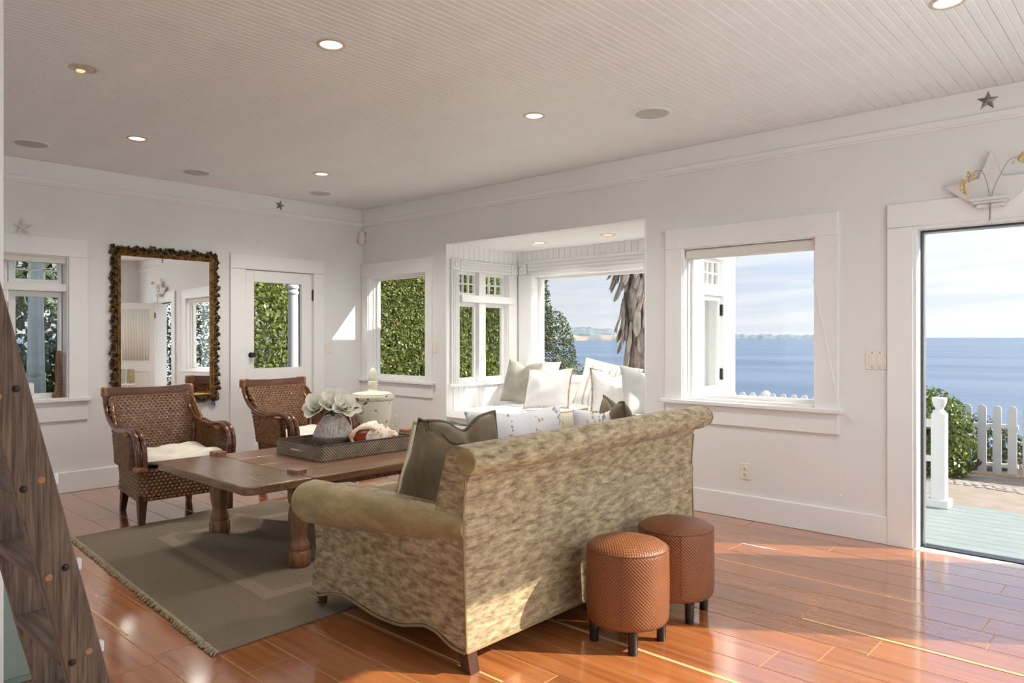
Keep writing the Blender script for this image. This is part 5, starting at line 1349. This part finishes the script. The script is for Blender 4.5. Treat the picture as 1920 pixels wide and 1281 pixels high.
# ---- console with jar and straw coil: only the mirror shows them
cs = thing('pedestal_table', (-.40, 4.52, 0), 0, 'small white pedestal table by the porch door, seen only in the mirror', 'table')
obj('table_top', MB().lathe([(.15, .555), (.152, .56), (.152, .575), (.148, .58)], 32), 'trim_paint', cs, smooth=True)
obj('pedestal', MB().lathe([(.11, 0), (.11, .015), (.03, .04), (.022, .1), (.022, .5), (.05, .555)], 20), 'trim_paint', cs, smooth=True)
o = thing('green_jar', (-.385, 4.46, .58), 0, 'pale green flared jar seen in the mirror', 'jar')
obj('jar_body', MB().lathe([(.045, 0), (.05, .01), (.062, .13), (.070, .22), (.082, .235), (.082, .25), (.07, .25)], 28), 'jar_green', o, smooth=True)
o = thing('straw_coil', (-.43, 4.60, .58), 0, 'bundle of pale straw beside the jar in the mirror', 'straw')
sm = MB(); rg = random.Random(6)
for k in range(60):
    a = rg.uniform(0, 6.28); r0 = rg.uniform(.02, .055)
    sm.tube(catmull([(r0 * math.cos(a), r0 * math.sin(a), .004), (r0 * 1.15 * math.cos(a + .3), r0 * 1.15 * math.sin(a + .3), .12), (r0 * .9 * math.cos(a + .8), r0 * .9 * math.sin(a + .8), .20 + rg.uniform(0, .05)), (r0 * .5 * math.cos(a + 1.4), r0 * .5 * math.sin(a + 1.4), .16)], 4), .006, 5)
obj('straw_strands', sm, 'straw', o, smooth=True)

#@@OUT_START
# ================================================================== OUTDOORS
GZ = -.16
tag(obj('ground_garden', MB().box(-60, 40, -40, 11.5, GZ - .6, GZ), 'soil'), kind='structure', label='bare garden ground around the house')
tag(obj('ground_path', MB().box(-2.9, 3.0, 7.16, 9.05, GZ, GZ + .012), 'concrete'), kind='structure', label='beige concrete path beyond the porch')
tag(obj('ground_bounce', MB().box(-8.6, -3.0, 6.3, 8.9, GZ, GZ + .011), 'bounce_pale'), kind='structure', label='unseen pale ground added below the bay to bounce sunlight in')  # added reflector, out of view: sends sun through the bay onto the ceiling
tag(obj('ground_bluff', MB().prism([(11.4, GZ - .1), (11.4, -14.5), (60, -14.5), (22, -6), (14, -1.5)], -60, 40, 'x'), 'soil'), kind='structure')
sea = tag(obj('ground_sea', MB().box(-30000, 30000, 30, 40000, -16, -14), 'sea_water'), kind='structure', label='blue bay water reaching to the horizon')

# cobble strip across the path
cs_ = thing('cobble_strip', (0, 8.05, GZ + .012), R(-12), 'band of grey cobbles crossing the concrete path', 'paving')
rg = random.Random(12)
cob = []
for q in range(5):
    m_ = MB().ball((0, 0, 0), .05, 8, 5, (1, .8, .16)); me = mesh('cobble', m_, True); me.materials.append(MATS['cobble']); cob.append(me)
for i in range(34):
    for j in range(3):
        o = obj('cobble', cob[rg.randrange(5)], None, cs_, loc=(-2.0 + i * .09 + rg.uniform(-.01, .01) + (j % 2) * .045, (j - 1) * .075 + rg.uniform(-.008, .008), .004)); s2 = rg.uniform(.8, 1.05); o.scale = (s2, s2, s2); o.rotation_euler = (0, 0, rg.uniform(0, 3))

# porch deck
dk = tag(obj('floor_porch', MB().box(-3.0, 2.6, YB + .15, 7.15, GZ, -.145), 'mint_paint'), kind='structure', label='mint painted porch deck outside the door')
n = 15; bw = (7.15 - YB - .16) / n
dme = mesh('deck_board', MB().box(-2.8, 2.8, -bw / 2 + .002, bw / 2 - .002, -.02, 0, .002)); dme.materials.append(MATS['mint_paint'])
for i in range(n): obj('deck_board', dme, None, dk, loc=(-.2, YB + .16 + bw * (i + .5), -.122))

# porch railing
pr_ = thing('porch_railing', (-1.50, 6.97, -.122), 0, 'white porch railing with turned post just outside the door', 'railing')
obj('post', MB().box(-.055, .055, -.055, .055, .02, .79, .008), 'exterior_white', pr_)
obj('post_base', MB().box(-.082, .082, -.082, .082, 0, .072, .006), 'exterior_white', pr_)
obj('post_cap', MB().lathe([(.054, .785), (.050, .80), (.040, .812), (.030, .822), (.032, .832), (.046, .855), (.056, .885), (.058, .915), (.052, .922), (.01, .925)], 24), 'exterior_white', pr_, smooth=True)
for z0, z1 in ((.665, .735), (.375, .425), (.10, .19)): obj('rail', MB().box(-1.35, -.055, -.02, .02, z0, z1, .005), 'exterior_white', pr_)
obj('post', MB().box(-1.46, -1.35, -.055, .055, 0.0, .79, .008), 'exterior_white', pr_)

# picket fence
fn = thing('picket_fence', (0, 9.2, GZ), 0, 'white picket fence at the edge of the bluff', 'fence')
pk = MB(); pp_ = [(-.04, 0.03), (.04, 0.03), (.04, .70)] + [(.04 * math.cos(a), .70 + .045 * math.sin(a)) for a in [PI * k / 8 for k in range(1, 8)]] + [(-.04, .70)]
pk.prism(pp_, -.009, .009, 'y'); pme = mesh('picket', pk); pme.materials.append(MATS['exterior_white'])
x = -1.30
while x > -6.7:
    obj('picket', pme, None, fn, loc=(x, -.03, 0)); x -= .135
for z0, z1 in ((.50, .545), (.085, .13)): obj('rail', MB().box(-6.7, -1.25, -.02, .02, z0, z1, .004), 'exterior_white', fn)
for xx in (-4.0, -6.65): obj('post', MB().box(xx - .05, xx + .05, .02, .12, 0, .62, .006), 'exterior_white', fn)
obj('ball_finial', MB().ball((-4.0, .07, .705), .066, 20, 12), 'exterior_white', fn, smooth=True)
gt = thing('garden_gate', (-1.155, 9.17, GZ), 0, 'white board gate at the end of the picket fence', 'gate')
for k in range(9):
    obj('gate_board', MB().prism([(-.055, .02), (.055, .02), (.055, .70), (.03, .735), (0, .745), (-.03, .735), (-.055, .70)], -.012, .012, 'y'), 'exterior_white', gt, loc=(k * .113, 0, 0), bevel=.003)
obj('gate_rail', MB().box(-.06, .96, .012, .04, .50, .56, .004), 'exterior_white', gt); obj('gate_rail', MB().box(-.06, .96, .012, .04, .08, .14, .004), 'exterior_white', gt)

# ---- foliage
def leaves(points, normals, size, seed, aspect=.48, jitter=.9):
    """rhombic leaves; numpy arrays (n,3)"""
    r = np.random.default_rng(seed); n = len(points)
    d = normals + r.normal(0, jitter, (n, 3)); d /= np.linalg.norm(d, axis=1)[:, None] + 1e-9
    a = r.normal(0, 1, (n, 3)); a -= d * (a * d).sum(1)[:, None]; a /= np.linalg.norm(a, axis=1)[:, None] + 1e-9
    b = np.cross(d, a); L = size * r.uniform(.65, 1.3, n)[:, None]; W_ = L * aspect
    v = np.empty((n, 4, 3)); v[:, 0] = points - a * L * .5; v[:, 1] = points + b * W_ * .5 - a * L * .05 + d * L * .06; v[:, 2] = points + a * L * .5; v[:, 3] = points - b * W_ * .5 - a * L * .05 + d * L * .06
    me = bpy.data.meshes.new('foliage'); me.vertices.add(n * 4); me.vertices.foreach_set('co', v.reshape(-1))
    me.loops.add(n * 4); me.loops.foreach_set('vertex_index', np.arange(n * 4, dtype=np.int32))
    me.polygons.add(n); me.polygons.foreach_set('loop_start', np.arange(0, n * 4, 4, dtype=np.int32)); me.polygons.foreach_set('loop_total', np.full(n, 4, dtype=np.int32))
    me.update(calc_edges=True); me.validate()
    return me
def lump(n, r, seed, freq=2.2):
    """smooth pseudo noise for displacement"""
    rr = np.random.default_rng(seed); ph = rr.uniform(0, 6.28, (6, 3)); fq = rr.uniform(.5, 1.6, (6, 3)) * freq
    return lambda p: sum(np.sin(p @ fq[k] + ph[k, 0]) for k in range(6)) / 6 * r
def foliage_part(parent, me, m):
    me.materials.append(MATS[m]); o = bpy.data.objects.new('foliage', me); COL.objects.link(o); o.parent = parent; o['kind'] = 'stuff'; return o
# clipped hedge along the side of the house, face towards +x
hg = thing('clipped_hedge', (0, 0, 0), 0, 'tall sunlit clipped hedge filling the corner window', 'hedge')
r = np.random.default_rng(1); n = 56000
P = np.stack([np.full(n, -9.3), r.uniform(5.9, 9.9, n), GZ + 3.1 * r.uniform(0, 1, n)], 1)
N_ = np.tile(np.array([[.8, .15, .45]]), (n, 1)); P[:, 0] += lump(0, .16, 3, 2.5)(P) + r.exponential(.09, n) * -1 + .08
foliage_part(hg, leaves(P, N_, .058, 2), 'leaf_hedge')
n = 9000
P = np.stack([-9.3 - r.uniform(0, .8, n), r.uniform(5.9, 9.9, n), GZ + 3.1 + r.normal(0, .07, n)], 1); P[:, 2] += lump(0, .1, 4, 3)(P)
foliage_part(hg, leaves(P, np.tile([[0.1, 0, 1.]], (n, 1)), .06, 5), 'leaf_hedge')
n = 9000
P = np.stack([-9.35 - r.uniform(0, .8, n), 9.85 + r.exponential(.05, n), GZ + 3.1 * r.uniform(0, 1, n)], 1)
foliage_part(hg, leaves(P, np.tile([[0.3, 1, .3]], (n, 1)), .06, 6), 'leaf_hedge')
obj('hedge_core', MB().box(-10.2, -9.52, 5.95, 9.8, GZ, GZ + 2.95), 'twigs', hg)
# shrubs beyond window 1 and the glazed door
def shrub(name, label, c, rad, n, size, m, seed, trunk=True, cat='shrub', group=None, lump_r=.22, hollow=.55):
    t = thing(name, (c[0], c[1], GZ), 0, label, cat, group); r = np.random.default_rng(seed)
    d = r.normal(0, 1, (n, 3)); d /= np.linalg.norm(d, axis=1)[:, None]
    rr = (hollow + (1 - hollow) * r.uniform(0, 1, n) ** .5)[:, None]
    P = d * rr * np.array(rad)[None, :]; P *= (1 + lump(0, lump_r, seed + 1, 3.0)(d * 1.6))[:, None]
    P[:, 2] += c[2] - GZ; ok = P[:, 2] > .02; P = P[ok]; d = d[ok]
    foliage_part(t, leaves(P, d + [0, 0, .3], size, seed + 2), m)
    if trunk:
        rgx = random.Random(seed)
        for k in range(4):
            a = rgx.uniform(0, 6.28); tip = (rad[0] * .6 * math.cos(a), rad[1] * .6 * math.sin(a), c[2] - GZ + rad[2] * rgx.uniform(-.2, .5))
            obj('branch', MB().tube([(0.03 * math.cos(a), .03 * math.sin(a), -.05), (tip[0] * .35, tip[1] * .35, tip[2] * .5), tip], [.03, .022, .008], 6), 'bark', t, smooth=True)
    return t
shrub('leafy_shrub', 'dark leafy shrub outside the left casement window', (-9.3, 1.9, 1.3), (.7, 1.3, 1.5), 9000, .10, 'leaf_dark', 21, group='shrubs beyond the mirror wall')
shrub('leafy_shrub', 'tall leafy shrub seen through the glazed door', (-9.5, 4.85, 1.4), (.5, .80, 1.8), 9000, .085, 'leaf_hedge', 22, group='shrubs beyond the mirror wall')
shrub('leafy_shrub', 'loose shrub behind the white porch column', (-11.4, 6.4, 1.2), (.8, .9, 1.7), 6000, .085, 'leaf_hedge', 23, group='shrubs beyond the mirror wall')
# white column outside the glazed door
pc = thing('porch_column', (-8.25, 4.91, GZ), 0, 'white turned porch column outside the glazed door', 'column')
obj('shaft', MB().lathe([(.115, 0), (.115, .12), (.10, .14), (.105, .2), (.10, .3), (.092, 1.9), (.088, 2.0)], 28), 'exterior_white', pc, smooth=True)
pc.scale = (.68, .68, 1)
obj('capital', MB().lathe([(.088, 2.0), (.105, 2.015), (.105, 2.04), (.088, 2.055), (.088, 2.07), (.108, 2.085), (.108, 2.11), (.090, 2.125), (.09, 2.16), (.115, 2.19), (.12, 2.26), (.12, 3.0)], 28), 'exterior_white', pc, smooth=True)
# closed umbrella outside window 1
um = thing('closed_umbrella', (-8.05, 2.055, GZ), 0, 'closed pale green patio umbrella outside the left window', 'umbrella')
obj('pole', MB().lathe([(.02, 0), (.02, 2.9)], 12), 'exterior_white', um, smooth=True); obj('base', MB().lathe([(.22, 0), (.22, .04), (.05, .08), (.03, .2)], 20), 'iron_dark', um, smooth=True)
obj('folded_canopy', MB().lathe([(.076, .93), (.082, .96), (.080, 1.08), (.072, 1.12), (.070, 1.3), (.060, 1.8), (.052, 2.2), (.04, 2.6), (.012, 2.85)], 72, fl=lambda a, i: 1 + .07 * math.sin(a * 8 + i * .3), cap=True), 'umbrella_canvas', um, smooth=True, sharp=60)
obj('tie_strap', MB().lathe([(.080, 1.10), (.082, 1.105), (.080, 1.13)], 24, cap=False), 'umbrella_canvas', um, smooth=True)
# bay window greenery
shrub('coastal_tree', 'dark green tree at the left of the bay window', (-9.0, 10.75, .75), (.62, .62, 1.05), 8000, .062, 'leaf_tree', 31, cat='tree', lump_r=.30)
shrub('coastal_tree', 'taller pale-leaved tree against the left bay jamb', (-9.35, 10.75, 1.9), (.38, .38, 1.5), 5000, .07, 'leaf_tree', 32, cat='tree', lump_r=.30)
shrub('garden_bush', 'low yellowish bush below the bay window view', (-8.0, 10.6, .20), (1.1, .5, .62), 8000, .05, 'leaf_bush', 33, cat='bush')
# porch-side bush and greenery by the fence
shrub('garden_bush', 'glossy green bush behind the porch railing post', (-2.05, 8.75, .18), (.50, .40, .62), 7000, .055, 'leaf_bush', 34, cat='bush', lump_r=.12)
shrub('garden_bush', 'greyish shrub behind the pickets', (-1.75, 9.75, .05), (.55, .3, .35), 3500, .05, 'leaf_tree', 35, cat='bush')
o = obj('yellow_blossom', MB().ball((0, 0, 0), .018, 8, 6, (1, .6, 1)), 'yellow_bloom', smooth=True, loc=(-1.62, 8.60, .12)); tag(o, 'single yellow blossom on the bush by the fence', 'flower')
st = MB(); st.tube(catmull([(0, 0, 0), (.05, 0, .06), (.14, .02, .13), (.17, .02, .17)], 5), [.03] * 8 + [.025] * 8, 8); st.tube([(.09, 0, .09), (.07, -.02, .13)], .015, 6)
o = obj('cut_stump', st, 'bark', smooth=True, loc=(-1.72, 8.95, GZ)); tag(o, 'gnarled cut branch stump at the foot of the fence', 'stump')
# hedge to the right of the porch, outside the frame: the mirror shows it through the sea window
shrub('leafy_shrub', 'dark shrub beyond the porch end, seen only in the mirror', (3.3, 7.3, .9), (.9, 1.5, 1.4), 7000, .10, 'leaf_dark', 36)

# ---- palm with a skirt of dead fronds
pm = thing('palm_tree', (-5.49, 8.72, GZ), 0, 'grey palm trunk with hanging dead fronds outside the bay', 'palm')
obj('trunk', MB().lathe([(.34, 0), (.30, .3), (.272, .8), (.262, 1.3), (.268, 2.2), (.28, 3.6), (.28, 5.0)], 40, fl=lambda a, i: 1 + .015 * math.sin(a * 17 + i)), 'palm_bark', pm, smooth=True)
def frond(L, W_, bend):
    def fn(u, v):
        wv = (.45 + .9 * v * (1.6 - v) * .75) * (1 if v < .8 else max(.12, 1 - ((v - .8) / .2) ** 2 * .9)); x = (u - .5) * W_ * wv
        return (bend * L * math.sin(PI * .5 * (1 - v)) * .0 + bend * v * v * L * .5, x, -L * v + .10 * abs(x))
    m_ = MB().grid(fn, 5, 9); return m_
rg = random.Random(17); frs = []
for k in range(5):
    m_ = frond(rg.uniform(.34, .50), rg.uniform(.08, .12), rg.uniform(.05, .28)); me = mesh('frond', m_, True, False); me.materials.append(MATS['palm_frond']); frs.append(me)
for k in range(210):
    a = rg.uniform(0, 6.28); zz = 1.62 + 2.0 * rg.random() ** .9; low = rg.random() < .12
    if low: zz -= .25
    r0 = .275 + .10 * min(1, max(0, (zz - 1.5) / 1.0)) * rg.random()
    o = obj('frond', frs[rg.randrange(5)], None, pm, loc=(r0 * math.cos(a), r0 * math.sin(a), zz), rot=(rg.uniform(-.25, .25), rg.uniform(-.35, .05), a)); s_ = o.modifiers.new('t', 'SOLIDIFY'); s_.thickness = .014
    s2 = rg.uniform(.8, 1.15); o.scale = (1, s2, s2)

# ---- far shore
def ridge(name, label, m, D, a0, a1, n, hfn, seed, base=-16, depth=300):
    """ridge between image bearings (px from the view axis), at distance D; real heights"""
    rgx = random.Random(seed); v = []
    for k in range(n + 1):
        b = a0 + (a1 - a0) * k / n; d = (b - 960) / 1367.0
        fx, fy = -math.sin(R(42.53)), math.cos(R(42.53)); rx, ry = math.cos(R(42.53)), math.sin(R(42.53))
        p = Vector((fx + rx * d, fy + ry * d)) * D; q = Vector((fx + rx * d, fy + ry * d)) * (D + depth)
        h = hfn(k / n) * (1 + rgx.uniform(-.10, .10))
        v += [(p.x, p.y, base), (p.x * 1.002, p.y * 1.002, base + h * .62), (q.x, q.y, base + h + 16), (q.x * 1.02, q.y * 1.02, base)]
    f = []
    for k in range(n):
        for q in range(3): f.append((k * 4 + q, k * 4 + q + 1, k * 4 + 4 + q + 1, k * 4 + 4 + q))
    mb_ = MB(); mb_.add(v, f); return tag(obj(name, mb_, m, smooth=True, sharp=0), kind='structure', label=label)
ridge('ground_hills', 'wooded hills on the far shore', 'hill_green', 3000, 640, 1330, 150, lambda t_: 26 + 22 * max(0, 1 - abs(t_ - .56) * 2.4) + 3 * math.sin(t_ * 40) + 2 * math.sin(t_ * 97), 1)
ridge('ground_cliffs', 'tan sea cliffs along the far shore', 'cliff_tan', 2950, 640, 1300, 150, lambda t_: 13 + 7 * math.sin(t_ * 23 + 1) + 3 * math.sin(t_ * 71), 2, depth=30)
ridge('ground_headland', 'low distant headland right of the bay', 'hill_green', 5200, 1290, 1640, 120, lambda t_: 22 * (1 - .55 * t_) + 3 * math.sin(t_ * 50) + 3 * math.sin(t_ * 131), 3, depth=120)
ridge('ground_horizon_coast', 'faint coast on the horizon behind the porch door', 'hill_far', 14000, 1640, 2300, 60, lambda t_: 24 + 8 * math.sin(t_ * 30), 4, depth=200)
